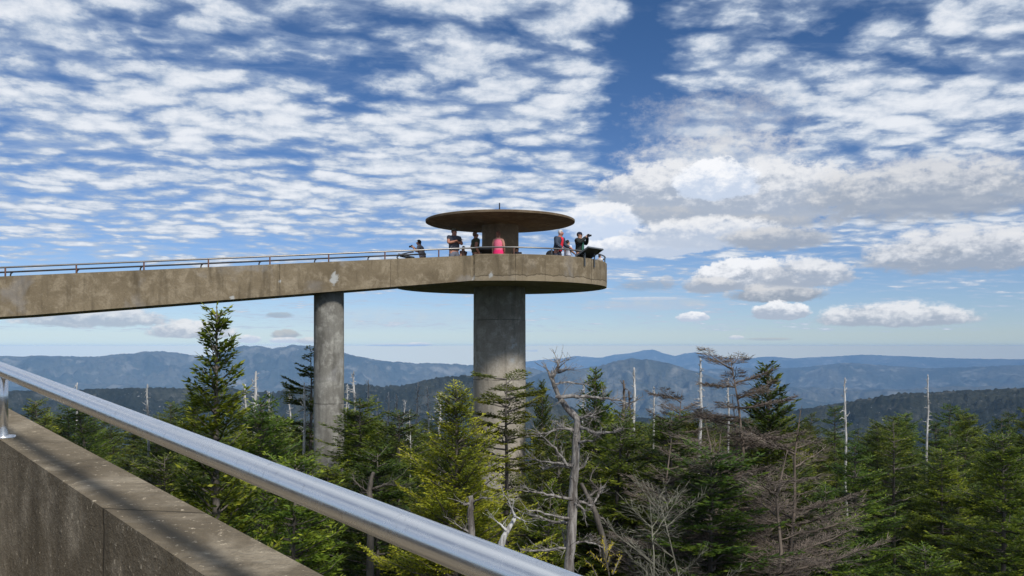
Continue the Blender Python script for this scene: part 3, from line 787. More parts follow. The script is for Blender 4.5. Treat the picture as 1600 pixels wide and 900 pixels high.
# slim bleached snags beyond the firs
G_S='bleached snags rising above the firs'
snags=[(399,580,650,30,.06,'bleached snag left of the layered spruce, with stubby branches'),(476,598,690,31,.05,'pale snag just left of the thin ramp pier'),
(552,580,625,44,.055,'bleached snag nearest the thin pier on its right side'),(575,594,655,40,.06,'tall bleached snag second to the right of the thin pier'),
(608,613,665,42,.05,'thin white snag third right of the pier'),(620,616,660,43,.05,'thin white snag right beside its twin between the columns'),
(653,597,660,39,.05,'tall straight white snag left of the yellow-green fir top'),(688,614,675,30,.055,'white snag with many side branches beside the yellow-green fir top'),
(975,594,662,30,.07,'brown split snag left of the tall right-hand snags'),(991,574,662,31,.06,'tall white snag right of the bent dead tree'),(983,610,660,30,.05,'dark broken snag stub between two tall snags'),
(1094,559,645,30,.06,'tall weathered snag standing alone left of the flat-topped spruce'),(640,640,700,33,.03,'short pale snag low left of the yellow-green fir'),
(1320,590,680,34,.05,'white snag far right beyond the forest edge'),(1450,585,680,38,.05,'tall white snag near the far right'),(230,600,680,34,.05,'white snag at the far left below the ramp'),(120,598,680,38,.05,'leftmost white snag below the ramp')]
snags+=[(538+5,600,640,46,.045,'short snag tight against the right side of the thin pier'),(590,622,660,44,.045,'slim snag second from the pier group between the columns'),(632,625,662,46,.04,'faint slim snag in the middle of the gap between the columns'),(668,604,655,44,.045,'slim snag just left of the yellow-green fir tip'),(700,620,670,40,.045,'short snag touching the yellow-green fir tip'),
(383,600,650,40,.05,'leftmost small snag beside the tall left fir'),(420,612,655,42,.05,'small snag between the tall left fir and the layered spruce'),(452,605,650,45,.045,'thin snag left of the layered spruce'),(912,600,650,40,.05,'thin snag left of the pointed dark fir'),(1022,604,650,44,.05,'pale snag left of the umbrella-shaped spruce'),(1138,590,640,42,.05,'pale snag left of the tall flat-topped spruce')]
for k,(px,yt,yb,d,r,lab) in enumerate(snags):
    r*=1.05
    rn_=random.Random(300+k); lim=[]
    nb=rn_.randint(12,20)
    for j in range(nb):
        y=yt+(yb-yt)*(.08+.9*j/nb); sg=rn_.choice((-1,1)); l=rn_.uniform(2,11)*(1.9 if k==7 else 1)*30/d*(.5+.7*j/nb)
        lim.append(([(px,y),(px+sg*l*.5,y-rn_.uniform(-1,3)),(px+sg*l,y-rn_.uniform(-2,6))],r*.32,.3))
    dead('dead_snag',lab,'snag',d,[(px+rn_.uniform(-3,3),yb,0),(px+rn_.uniform(-.8,.8),yt*.5+yb*.5,0),(px+rn_.uniform(-1,1),yt*.8+yb*.2,0),(px+rn_.uniform(-1.2,1.2),yt,0)],lim,MTWIG if k in(8,10) else MWHITE,400+k,G_S,rt=(r,r*.35),sub=1,dens=.6)
# golden sprig in front
sp=thing('fir_sapling','golden new shoots of a small fir at the bottom, right of the dead trunk','sapling',tuple(P(948,900,7.5)))
wood=MB(); Pb=[];Dd=[];Ln=[];T_=[]
rg=np.random.default_rng(4); o=np.array(P(948,900,7.5))
mb_w=MB()
for poly in ([(952,900),(945,865),(941,845),(939,836)],[(950,885),(958,868),(970,862)],[(950,890),(940,878),(930,870),(920,862)],[(957,898),(965,880),(970,870)],[(935,905),(925,885),(915,876)],[(870,902),(863,885),(862,878)],[(948,880),(952,860),(958,848)]):
    q=[P(a,b_,7.5+random.uniform(-.15,.15)) for a,b_ in poly]; mb_w.tube([tuple(Vector(x)-Vector(o)) for x in q],.006,5,False)
    for i in range(len(q)-1):
        a=np.array(q[i])-o;b2=np.array(q[i+1])-o; L_=np.linalg.norm(b2-a)
        for t in np.arange(0,1,.008/L_):
            Pb.append(a+(b2-a)*t);v=(b2-a)/L_+rg.normal(0,.75,3);Dd.append(v);Ln.append(.032);T_.append(rg.uniform(.2,1))
V,Q=kites(np.array(Pb),np.array(Dd),np.array(Ln),np.full(len(Pb),.0035),rg)
link('crown',np_mesh('crown',V,Q,np.repeat(T_,4)),MF['gold'],sp)
mb_w.build('stem',MBARK,sp,False)

# ------------------------------------------------------------------ PEOPLE
def skin_mesh(name,verts,edges,radii,root=0,sub=1):
    me=bpy.data.meshes.new(name); me.from_pydata([tuple(v) for v in verts],edges,[]); me.update()
    o=bpy.data.objects.new(name,me); col.objects.link(o)
    md=o.modifiers.new('s','SKIN'); md.use_smooth_shade=True
    if not me.skin_vertices: me.skin_vertices.new()
    for i,sv_ in enumerate(me.skin_vertices[0].data):
        r=radii[i]; sv_.radius=(r,r) if not hasattr(r,'__len__') else r
        sv_.use_root=(i==root)
    ss_=o.modifiers.new('u','SUBSURF'); ss_.levels=sub; ss_.render_levels=sub
    dg=bpy.context.evaluated_depsgraph_get(); ev=o.evaluated_get(dg)
    res=bpy.data.meshes.new_from_object(ev); res.name=name
    bpy.data.objects.remove(o); bpy.data.meshes.remove(me)
    res.materials.clear()
    return res
mats={}
def cmat(c,rough=.85):
    k=tuple(c)
    if k not in mats: mats[k]=simple('cloth_or_skin_%d'%len(mats),c,rough,0,.12,30,.1)
    return mats[k]
SKIN=(.46,.25,.17); SKIN2=(.36,.19,.125)
def arm_chain(G,sh,el,ha,k,r=(.052,.042,.030),hand=True,root_idx=None):
    """adds shoulder-elbow-wrist(+hand,fingers) to graph G=(V,E,R)"""
    V,E,Rr=G
    i0=len(V); V.append(Vector(sh));Rr.append(r[0]);
    if root_idx is not None: E.append((root_idx,i0))
    el=Vector(el);ha=Vector(ha)
    V.append(Vector(sh).lerp(el,.5));Rr.append(r[0]*.95);E.append((i0,i0+1))
    V.append(el);Rr.append(r[1]);E.append((i0+1,i0+2))
    V.append(el.lerp(ha,.5));Rr.append(r[1]*.88);E.append((i0+2,i0+3))
    V.append(ha);Rr.append(r[2]);E.append((i0+3,i0+4))
    if hand:
        d=(ha-el).normalized(); up=Vector((0,0,1)) if abs(d.z)<.85 else Vector((0,1,0))
        s=d.cross(up).normalized(); n_=s.cross(d)
        V.append(ha+d*.055*k);Rr.append((.038*k,.024*k));E.append((i0+4,i0+5)); pi=i0+5
        for f,(off,ln) in enumerate(((-.03,.075),(-.011,.085),(.010,.08),(.028,.062))):
            a=ha+d*.095*k+s*off*k
            j=len(V); V.append(a);Rr.append(.0095*k);E.append((pi,j))
            V.append(a+d*ln*.5*k-n_*.012*k);Rr.append(.0085*k);E.append((j,j+1))
            V.append(a+d*ln*.8*k-n_*.038*k);Rr.append(.007*k);E.append((j+1,j+2))
        j=len(V);V.append(ha+d*.04*k-s*.045*k-n_*.01*k);Rr.append(.011*k);E.append((pi,j))
        V.append(ha+d*.075*k-s*.062*k-n_*.02*k);Rr.append(.009*k);E.append((j,j+1))
def person(label,px,ytop,d,face,arms,height=None,lean=0.,skin=SKIN,shirt=(.1,.1,.1),sleeve='short',pants=(.05,.05,.07),hair=(.04,.025,.015),hat=None,female=False,held=None,shirt2=None,bun=False,headpitch=0.,skirt=None,floor=DFLOOR,group='visitors on the viewing deck',bag=None):
    top=P(px,ytop,d); Hh=top.z-floor
    crouch=0
    k=Hh/1.75/ math.cos(lean*.6)
    if height: 
        k=height/1.75
    sc=k
    t=thing('person',label,'person',(top.x,top.y,floor),face,group)   # local +Y is the way they face
    w=.98 if female else 1.2
    def b(x,y,z):      # lean forward about the hips
        v=Vector((x*w,y,z))*sc
        if z>.95 and lean:
            hz=.95*sc; dz=v.z-hz; v=Vector((v.x,v.y+math.sin(lean)*dz,hz+math.cos(lean)*dz))
        return v
    V=[b(0,0,.98),b(0,.0,1.12),b(0,.0,1.30),b(0,-.005,1.43),b(0,.005,1.50),b(0,.015,1.56),b(0,.02,1.635),b(0,.012,1.685)]
    Rr=[(.135*sc*w,.10*sc),(.12*sc*w,.09*sc),(.145*sc*w,.10*sc),(.10*sc,.07*sc),.060*sc,.070*sc,(.088*sc,.098*sc),(.076*sc,.088*sc)]
    E=[(i,i+1) for i in range(7)]
    # nose and chin
    V.append(b(0,.118,1.615));Rr.append(.012*sc);E.append((6,8))
    G=(V,E,Rr)
    ah=[]
    for sx,(el,ha) in zip((-1,1),arms):
        sh=b(sx*.185,0,1.42); e=b(*el); h=b(*ha); ah.append((sh,e,h))
        arm_chain(G,sh,e,h,sc,tuple(q*sc for q in (.060,.047,.033)),True,3)
    for sx in (-1,1):
        j=len(V)
        for (x,y,z,r) in ((.095,0,.90,.088),(.10,.01,.70,.078),(.10,.02,.50,.058),(.10,0,.30,.056),(.10,-.01,.09,.038),(.105,.10,.04,.036),(.108,.17,.03,.028)):
            V.append(Vector((sx*x*w,y,z))*sc);Rr.append(r*sc)
        E.append((0,j)); E+= [(j+i,j+i+1) for i in range(6)]
    Rr=[(q*1.22 if not hasattr(q,'__len__') else (q[0]*1.2,q[1]*1.2)) if q is not None and (max(q) if hasattr(q,'__len__') else q)>.02*sc else q for q in Rr]
    body=link('body',skin_mesh('body',V,E,Rr,0,1),cmat(skin),t,True)
    # shirt
    V=[b(0,0,.93),b(0,0,1.0),b(0,0,1.14),b(0,0,1.31),b(0,-.005,1.42),b(0,0,1.465)]
    Rr=[(.158*sc*w,.118*sc),(.155*sc*w,.116*sc),(.142*sc*w,.108*sc),(.168*sc*w,.118*sc),(.118*sc,.088*sc),(.07*sc,.07*sc)]
    E=[(i,i+1) for i in range(5)]
    for sh,e,h in ah:
        if sleeve=='none': continue
        j=len(V); V.append(sh);Rr.append(.072*sc);E.append((4,j))
        if sleeve=='short': V.append(sh.lerp(e,.62));Rr.append(.062*sc);E.append((j,j+1))
        else:
            V.append(sh.lerp(e,.5));Rr.append(.068*sc);V.append(e);Rr.append(.060*sc);V.append(e.lerp(h,.55));Rr.append(.052*sc);V.append(e.lerp(h,.93));Rr.append(.044*sc)
            E+= [(j,j+1),(j+1,j+2),(j+2,j+3),(j+3,j+4)]
    Rr=[(q*1.42 if not hasattr(q,'__len__') else (q[0]*1.38,q[1]*1.42)) for q in Rr]
    link('jacket' if sleeve=='long' else 'shirt',skin_mesh('shirt',V,E,Rr,0,1),cmat(shirt),t,True)
    if shirt2:   # open jacket: strip of the shirt beneath
        mb=MB(); 
        z0,z1=.90,1.46
        vs=[];fs=[];NN=8
        for i in range(NN+1):
            z=z0+(z1-z0)*i/NN; wd=.075+.018*math.sin(i*.8)
            yy=.165 if z<1.35 else .165-(z-1.35)*.5
            for x in (-wd,-wd*.4,wd*.4,wd): vs.append(b(x,yy+.012-(abs(x)*.2),z))
        for i in range(NN):
            for q in range(3): fs.append((i*4+q,i*4+q+1,i*4+q+5,i*4+q+4))
        mb.add(vs,fs); so=mb.build('shirt_front',cmat(shirt2),t,True)
        md=so.modifiers.new('t','SOLIDIFY'); md.thickness=.012
    # trousers
    V=[Vector((0,0,1.0))*sc,Vector((0,0,.93))*sc];Rr=[(.150*sc*w,.112*sc)]*2;E=[(0,1)]
    for sx in (-1,1):
        j=len(V)
        for (x,y,z,r) in ((.095,0,.86,.102),(.10,.01,.68,.090),(.10,.02,.48,.074),(.10,0,.28,.068),(.10,-.01,.10,.062)):
            V.append(Vector((sx*x*w,y,z))*sc);Rr.append(r*sc)
        E.append((1,j)); E+= [(j+i,j+i+1) for i in range(4)]
    Rr=[(q*1.25 if not hasattr(q,'__len__') else (q[0]*1.3,q[1]*1.3)) for q in Rr]
    link('trousers',skin_mesh('trousers',V,E,Rr,0,1),cmat(pants),t,True)
    if skirt:
        mb=MB(); vs=[];fs=[]
        prof_=[(.135,1.13),(.185,1.02),(.215,.92),(.215,.80),(.19,.62)]
        n_=20
        for r,z in prof_:
            for q in range(n_): a=2*PI*q/n_; vs.append(Vector((r*math.cos(a),r*.78*math.sin(a),z))*sc)
        for i in range(len(prof_)-1):
            for q in range(n_): q2=(q+1)%n_; fs.append((i*n_+q,i*n_+q2,(i+1)*n_+q2,(i+1)*n_+q))
        mb.add(vs,fs); so=mb.build('skirt',cmat(skirt),t,True)
        md=so.modifiers.new('t','SOLIDIFY'); md.thickness=.01
    for sx in (-1,1):
        mb=MB(); mb.ball(Vector((sx*.105*w,.07,.045))*sc,(.048*sc,.14*sc,.045*sc),12,6)
        mb.build('shoe',cmat((.06,.055,.05)),t,True,merge=False)
    hc=b(0,.005,1.65)
    mb=MB(); mb.ball(hc+Vector((0,-.014,.012))*sc,(.098*sc,.110*sc,.112*sc),16,10)
    # keep the face clear: squash verts in front
    nv=[]
    for v in mb.v:
        v=Vector(v)-hc
        if v.y>.045*sc and v.z<.055*sc: v.y=.045*sc*.6
        nv.append(tuple(v+hc))
    mb.v=nv
    if bun: mb.ball(hc+Vector((0,-.115,.05))*sc,.042*sc,10,8)
    if female: mb.ball(hc+Vector((0,-.06,-.06))*sc,(.07*sc,.05*sc,.10*sc),10,8)
    mb.build('hair',cmat(hair),t,True,merge=False)
    for sx in (-1,1):
        mb=MB(); mb.ball(hc+Vector((sx*.03,.084,.0))*sc,.011*sc,8,6); mb.build('eye',cmat((.02,.02,.02)),t,True,merge=False)
        mb=MB(); mb.ball(hc+Vector((sx*.086,.0,-.012))*sc,(.012*sc,.022*sc,.032*sc),8,6); mb.build('ear',cmat(skin),t,True,merge=False)
    if hat:
        mb=MB(); c0=hc+Vector((0,-.005,.03))*sc; vs=[];fs=[];n_=16
        rows=[(1.,0),(1.02,.35),(.85,.72),(.5,.95),(.02,1.02)]
        for f_,z in rows:
            for q in range(n_): a=2*PI*q/n_; vs.append(c0+Vector((.096*f_*math.cos(a),.110*f_*math.sin(a),.085*z))*sc)
        for i in range(4):
            for q in range(n_): q2=(q+1)%n_; fs.append((i*n_+q,i*n_+q2,(i+1)*n_+q2,(i+1)*n_+q))
        mb.add(vs,fs)
        br=[c0+Vector((.085*math.cos(a),.09+.09*math.sin(a),-.0-.03*math.sin(a)))*sc for a in [PI*q/8 for q in range(9)]]
        lo=[v-Vector((0,0,.008*sc)) for v in br]
        mb.add(br+lo,[tuple(range(9)),tuple(range(17,8,-1))]+[(i,i+9,i+10,i+1) for i in range(8)])
        mb.build('cap',cmat(hat),t,True,merge=False)
    if held:
        h=(ah[0][2]+ah[1][2])/2 if held!='camera_up' else (ah[0][2]+ah[1][2])/2
        hp=t.matrix_basis@(h+Vector((0,.07,.03))*sc)
        c=thing('camera','black camera held by the %s'%held,'camera',tuple(hp),face)
        mb=MB(); mb.box((0,0,0),(.13,.06,.085)); mb.box((0,0,.05),(.05,.05,.025)); mb.build('camera_body',mat_darkmetal,c)
        mb=MB(); mb.tube([(0,.03,0),(0,.11,0)],[.035,.038],12); mb.build('lens',mat_darkmetal,c)
    return t
down=((-.22,.03,1.14),(-.24,.06,.90)); downR=((.22,.03,1.14),(.24,.06,.90))
# facing angle: local +Y -> world; 0 looks away from the camera, pi towards it, +pi/2 looks left, -pi/2 right
person('dark-haired person in a grey shirt raising a camera, leftmost on the deck',661,375,35.0,R(80),
    (((-.24,.16,1.20),(-.06,.30,1.44)),((.24,.16,1.20),(.06,.30,1.44))),shirt=(.26,.245,.26),hair=(.012,.01,.01),female=True,held='leftmost person in the grey shirt',lean=.28)
person('man in a dark slate T-shirt and olive cap, forearms raised, facing right',709.5,357.5,33.4,R(-140),
    (((-.27,.06,1.20),(.04,.27,1.27)),((.27,.08,1.20),(.0,.30,1.30))),shirt=(.085,.09,.115),pants=(.14,.15,.19),hat=(.11,.10,.07),skin=(.45,.21,.14),held='man in the olive cap')
person('balding man in a dark olive T-shirt standing just left of the round core',743,362.5,33.8,R(-70),
    (((-.24,-.08,1.16),(-.22,.06,.96)),((.24,-.08,1.16),(.22,.05,.95))),shirt=(.06,.063,.03),pants=(.05,.045,.04),hair=(.16,.09,.055),skin=(.42,.20,.13))
person('woman in a pink top and skirt with her hair up, back turned',778.5,362,33.0,R(-15),
    (down,((.23,.02,1.15),(.20,.16,1.0))),shirt=(.75,.16,.25),sleeve='none',pants=(.75,.02,.14),hair=(.22,.10,.06),female=True,bun=True,skin=(.50,.25,.19),skirt=(.80,.02,.15))
person('small child whose dark head shows just right of the round core',808,387,34.0,R(150),(down,downR),shirt=(.1,.1,.12),hair=(.02,.014,.01))
person('white-haired man in an open navy jacket over a red shirt leaning on the rail',871,360,32.5,R(-125),
    (((-.26,.10,1.18),(-.24,.40,1.05)),((.26,.10,1.18),(.15,.34,.98))),shirt=(.04,.055,.085),sleeve='long',shirt2=(.75,.02,.045),hair=(.62,.61,.60),skin=(.45,.20,.15),lean=.22)
person('child in a pale blue and white shirt with dark hair beside the man in red',887,375.5,32.9,R(-60),
    (((-.24,.05,1.18),(-.16,.26,1.10)),((.24,.05,1.18),(.16,.26,1.10))),shirt=(.62,.66,.78),pants=(.3,.32,.38),hair=(.02,.016,.014))
person('person in a black jacket and navy cap holding a camera up',905.5,363,33.2,R(-120),
    (((-.24,.18,1.30),(-.02,.34,1.56)),((.26,.14,1.28),(.06,.34,1.56))),shirt=(.012,.016,.015),sleeve='long',hat=(.015,.02,.045),shirt2=(.03,.13,.09),skin=SKIN,held='person in the navy cap')
person('small person in white with dark hair behind the right-hand information board',937,398,34.7,R(-60),(down,downR),shirt=(.8,.8,.8),hair=(.03,.02,.015))
person('dark-haired child mostly hidden by the parapet, between the two men',724,385,33.6,R(60),(down,downR),shirt=(.10,.06,.05),hair=(.03,.02,.015))
# black backpack by the rail, left of the man in red
q=P(861,394,32.6)
bp=thing('backpack','black backpack resting on the parapet beside the white-haired man','backpack',(q.x,q.y-.12,DZ1+.0))
mb=MB(); mb.ball((0,0,.14),(.20,.10,.17),16,10); mb.build('bag_body',cmat((.012,.012,.014)),bp,True,merge=False)
mb=MB(); mb.ball((0,-.08,.09),(.12,.05,.09),12,8); mb.build('bag_pocket',cmat((.02,.02,.022)),bp,True,merge=False)
mb=MB(); mb.tube([(-.08,.06,.05),(-.09,.13,.16),(-.05,.08,.28)],.012,6); mb.build('bag_strap',cmat((.03,.03,.03)),bp,True)

# ------------------------------------------------------------------ HAZE
mb=MB(); zt=16.; zb=-1160.; mb.box((0,0,(zt+zb)/2),(79000,79000,zt-zb))
hz=mb.build('haze',None); tag(hz,'blue air haze lying over the valleys and mountains','haze',None,'stuff')
m=bpy.data.materials.new('air_haze'); m.use_nodes=True; nt=m.node_tree; nt.nodes.clear()
out=nt.nodes.new('ShaderNodeOutputMaterial'); pv=nt.nodes.new('ShaderNodeVolumePrincipled')
pv.inputs['Color'].default_value=(.32,.59,1.,1); pv.inputs['Density'].default_value=3.3e-5; pv.inputs['Anisotropy'].default_value=-.4
nt.links.new(pv.outputs[0],out.inputs['Volume']); hz.data.materials.append(m)
try: m.cycles.homogeneous_volume=True
except Exception: pass

# ------------------------------------------------------------------ SKY
SUN_EL=42; SUN_AZ=148      # azimuth clockwise from +Y (view direction): behind, to the right
w=bpy.data.worlds.new('World'); scene.world=w; w.use_nodes=True; nt=w.node_tree; nt.nodes.clear(); n=NB(nt)
tc=nt.nodes.new('ShaderNodeTexCoord'); D=tc.outputs['Generated']
D=n.vm('NORMALIZE',D); s=n.sep(D); dx,dy,dz=s[0],s[1],s[2]
zc=n.m('MAXIMUM',dz,.012)
sky=nt.nodes.new('ShaderNodeTexSky'); sky.sky_type='NISHITA'; sky.sun_disc=False
sky.sun_elevation=R(SUN_EL); sky.sun_rotation=R(SUN_AZ); sky.altitude=2000; sky.air_density=1.0; sky.dust_density=.6; sky.ozone_density=1.5
nt.links.new(n.xyz(dx,dy,zc),sky.inputs[0])
base=n.mix(1.,sky.outputs[0],n.mix(n.ss(zc,.02,.38),(.62,.72,.94),(.36,.57,.80)),'MULTIPLY')
base=n.mix(n.ss(dz,-.0006,.0014),n.mix(n.ss(dz,-.05,-.025),n.vm('MULTIPLY',base,(.25,.28,.3)),n.vm('MULTIPLY',base,(2.35,1.72,.97))),base)
az=n.m('ARCTAN2',dx,dy); el=n.m('ARCSINE',dz)
# photo-like angular units: u = tan-ish columns, v = rows above eye level (in 'pixels')
u=n.m('MULTIPLY',az,F); v=n.m('MULTIPLY',el,F)
uvw=n.xyz(u,v,0.)
wob=n.noise(n.vm('MULTIPLY',uvw,(.011,.019,1)),1,5,.62,0.,out='Color')
wob=n.vm('SUBTRACT',wob,(.5,.5,.5))
fine=n.noise(n.vm('MULTIPLY',uvw,(.03,.05,1)),1,5,.65)
fin2=n.noise(n.vm('MULTIPLY',uvw,(.085,.12,1)),1,4,.6)
finec=n.m('ADD',n.m('SUBTRACT',fine,.5),n.m('MULTIPLY',n.m('SUBTRACT',fin2,.5),.38))
# --- an added bright patch, then the altocumulus sheet on a flat layer
base=n.mix(n.m('MULTIPLY',n.m('EXPONENT',n.m('MULTIPLY',n.m('ADD',n.m('POWER',n.m('DIVIDE',n.m('ADD',u,950.),520.),2.),n.m('POWER',n.m('DIVIDE',n.m('SUBTRACT',v,1250.),420.),2.)),-1.)),.9),base,(12.5,12.5,12.6))  # bright white patch added high out of view, for handrail highlight and fill light
den=n.m('ADD',n.m('MAXIMUM',dz,0.),.10)
pxs=n.m('DIVIDE',dx,den); pys=n.m('DIVIDE',dy,den)
pl=n.xyz(pxs,pys,0.)
rot=nt.nodes.new('ShaderNodeVectorRotate'); rot.rotation_type='Z_AXIS'; rot.inputs['Angle'].default_value=R(-14); nt.links.new(pl,rot.inputs['Vector']); pl=rot.outputs[0]
veil=n.noise(n.vm('MULTIPLY',pl,(1.6,4.2,1)),1,6,.62,.8)
pl=n.vm('ADD',pl,n.vm('MULTIPLY',n.vm('SUBTRACT',n.noise(pl,2.2,3,.5,out='Color'),(.5,.5,.5)),(.13,.13,0)))
c1=n.noise(n.vm('MULTIPLY',pl,(8.0,9.6,1)),1,5,.52)
c2=n.noise(n.vm('ADD',n.vm('MULTIPLY',pl,(1.7,2.1,1)),(4.2,1.7,0)),1,2,.5)
vo=nt.nodes.new('ShaderNodeTexVoronoi'); vo.voronoi_dimensions='2D'; vo.feature='SMOOTH_F1'; vo.inputs['Smoothness'].default_value=.35; vo.inputs['Scale'].default_value=1
nt.links.new(n.vm('ADD',n.vm('MULTIPLY',pl,(6.4,8.6,1)),n.vm('MULTIPLY',n.vm('SUBTRACT',n.noise(pl,9.,4,.6,out='Color'),(.5,.5,.5)),(1.5,1.5,0))),vo.inputs['Vector'])
cell=n.m('SUBTRACT',.95,n.m('MULTIPLY',vo.outputs['Distance'],.95))
field=n.m('ADD',n.m('MULTIPLY',n.m('ADD',n.m('MULTIPLY',c1,.5),n.m('MULTIPLY',cell,.42)),.74),n.m('MULTIPLY',n.m('SUBTRACT',c2,.16),.60))
def gauss(u0,v0,a,b_):
    du=n.m('DIVIDE',n.m('SUBTRACT',u,u0),a); dv=n.m('DIVIDE',n.m('SUBTRACT',v,v0),b_)
    return n.m('EXPONENT',n.m('MULTIPLY',n.m('ADD',n.m('MULTIPLY',du,du),n.m('MULTIPLY',dv,dv)),-1.))
def UV(px,py):
    a=math.atan((px-800)/F); return a*F, math.atan((EYE-py)/F*math.cos(a))*F
cov=n.m('MULTIPLY',n.ss(v,70,185),.15)
cov=n.m('SUBTRACT',cov,n.ss(v,2.,25.,.9,.128))
lowf=n.vm('SUBTRACT',n.noise(n.vm('MULTIPLY',uvw,(.009,.012,1)),1,4,.6,out='Color'),(.5,.5,.5)); lw=n.sep(lowf)
ug=n.m('ADD',u,n.m('MULTIPLY',lw[0],150.)); vg=n.m('ADD',v,n.m('MULTIPLY',lw[1],110.))
def gauss2(u0,v0,a,b_):
    du=n.m('DIVIDE',n.m('SUBTRACT',ug,u0),a); dv=n.m('DIVIDE',n.m('SUBTRACT',vg,v0),b_)
    return n.m('EXPONENT',n.m('MULTIPLY',n.m('ADD',n.m('MULTIPLY',du,du),n.m('MULTIPLY',dv,dv)),-1.))
def addg(cov,px,py,a,b_,amt):
    uu,vv=UV(px,py); return n.m('ADD',cov,n.m('MULTIPLY',gauss2(uu,vv,a,b_),amt))
cov=addg(cov,990,50,48,120,-.24); cov=addg(cov,975,185,50,80,-.24); cov=addg(cov,1015,120,40,90,-.12); cov=addg(cov,1040,40,60,60,-.10)
cov=addg(cov,620,350,150,30,-.05); cov=addg(cov,560,250,330,90,.05); cov=addg(cov,1130,180,110,70,.0)
alt=n.ss(n.m('ADD',n.m('ADD',field,cov),n.m('MULTIPLY',finec,.10)),.505,.65)
thin=n.m('ADD',n.m('MULTIPLY',n.ss(n.m('ADD',field,cov),.42,.58),.35),n.m('MULTIPLY',n.m('MULTIPLY',n.ss(veil,.48,.72),n.ss(n.m('ADD',field,cov),.30,.45)),.30))
altc=n.mix(n.ss(n.m('ADD',n.m('ADD',field,cov),n.m('MULTIPLY',finec,.30)),.49,.80),(3.9,4.9,6.4),(8.6,8.9,9.4))
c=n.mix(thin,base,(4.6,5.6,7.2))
c=n.mix(n.m('MULTIPLY',alt,.93),c,altc)
# --- cumulus and banks: (px,py of the base line centre, half width, height above, below, softness, top white, base grey)
grp=bpy.data.node_groups.new('cumulus','ShaderNodeTree')
for nm,ty in (('u','Float'),('v','Float'),('wu','Float'),('wv','Float'),('fine','Float'),('u0','Float'),('v0','Float'),('a','Float'),('hu','Float'),('hd','Float'),('amp','Float'),('soft','Float'),('op','Float'),('white','Color'),('grey','Color'),('in','Color')):
    grp.interface.new_socket(nm,in_out='INPUT',socket_type='NodeSocket'+ty)
grp.interface.new_socket('out',in_out='OUTPUT',socket_type='NodeSocketColor')
gi=grp.nodes.new('NodeGroupInput'); go=grp.nodes.new('NodeGroupOutput'); g_=NB(grp); I={o.name:o for o in gi.outputs}
def _build():
    m_=g_.m
    a,hu,hd_,amp=I['a'],I['hu'],I['hd'],I['amp']
    uu=m_('ADD',I['u'],m_('MULTIPLY',I['wu'],m_('MULTIPLY',m_('MULTIPLY',a,.35),amp))); vv=m_('ADD',I['v'],m_('MULTIPLY',I['wv'],m_('MULTIPLY',m_('MULTIPLY',hu,.55),amp)))
    du=m_('DIVIDE',m_('SUBTRACT',uu,I['u0']),a); dv=m_('SUBTRACT',vv,I['v0'])
    dvu=m_('DIVIDE',m_('MAXIMUM',dv,0.),hu); dvd=m_('DIVIDE',m_('MINIMUM',dv,0.),hd_)
    g=m_('SUBTRACT',1.,m_('ADD',m_('MULTIPLY',du,du),m_('ADD',m_('MULTIPLY',dvu,dvu),m_('MULTIPLY',dvd,dvd))))
    g=m_('ADD',g,m_('MULTIPLY',I['fine'],m_('MULTIPLY',amp,1.6)))
    t=m_('DIVIDE',g,I['soft'],clamp=True)
    al=m_('MULTIPLY',m_('MULTIPLY',m_('MULTIPLY',t,t),m_('SUBTRACT',3.,m_('MULTIPLY',t,2.))),I['op'])
    lit=m_('ADD',m_('DIVIDE',dv,hu),m_('MULTIPLY',I['fine'],2.4))
    cc=g_.mix(g_.ss(lit,-.25,.75),I['grey'],I['white'])
    grp.links.new(g_.mix(al,I['in'],cc),go.inputs[0])
_build()
wsep=n.sep(wob)
def cloud(c,px,py,a,hu,hd_,amp=1.1,soft=.5,white=8.2,grey=4.2,op=.95):
    u0,v0=UV(px,py)
    k=nt.nodes.new('ShaderNodeGroup'); k.node_tree=grp
    for nm,x in (('u',u),('v',v),('wu',wsep[0]),('wv',wsep[1]),('fine',finec),('in',c)): nt.links.new(x,k.inputs[nm])
    for nm,x in (('u0',u0),('v0',v0),('a',a),('hu',hu),('hd',hd_),('amp',amp),('soft',soft),('op',op)): k.inputs[nm].default_value=x
    k.inputs['white'].default_value=(white*.97,white*.985,white*1.02,1); k.inputs['grey'].default_value=(grey*.84,grey*.97,grey*1.19,1)
    return k.outputs[0]
c0=c
c=cloud(c,1120,190,160,55,44,1.2,1.2,7.0,5.6,.5)
c=cloud(c,1125,248,175,48,44,1.1,1.0,7.6,5.8,.8)
c=cloud(c,1060,300,150,54,55,.9,.5,8.6,4.9,.95)
c=cloud(c,1200,310,150,64,60,.9,.5,8.6,4.9,.95)
c=cloud(c,1120,290,70,44,24,.9,.35,9.8,7.,.95)
c=cloud(c,1010,335,110,16,18,.9,.8,6.0,4.6,.6)
c=cloud(c,1150,350,150,16,20,.8,.8,5.8,4.4,.7)
c=cloud(c,940,345,62,34,40,.9,.4,9.4,7.4,.93)
c=cloud(c,1010,388,110,22,15,.8,.3,9.6,6.4,.97)
c=cloud(c,1100,366,135,30,26,.9,.55,9.0,6.0,.93)
c=cloud(c,1215,372,90,20,22,.9,.6,7.0,4.2,.9)
c=cloud(c,1165,440,82,38,15,.9,.26,9.4,4.6,.97)
c=cloud(c,1110,446,50,14,14,.8,.5,7.6,4.4,.9)
c=cloud(c,1215,462,80,22,12,.9,.5,7.0,3.7,.92)
c=cloud(c,1260,430,80,32,20,.9,.5,8.6,4.6,.92)
c=cloud(c,1218,492,48,22,9,.9,.28,9.4,5.,.95)
c=cloud(c,1083,497,28,11,6,.9,.3,9.4,6.,.97)
c=cloud(c,1043,440,13,12,9,1,.6,6.8,5.2,.6)
c=cloud(c,1010,445,60,9,12,1,1.,4.2,3.6,.45)
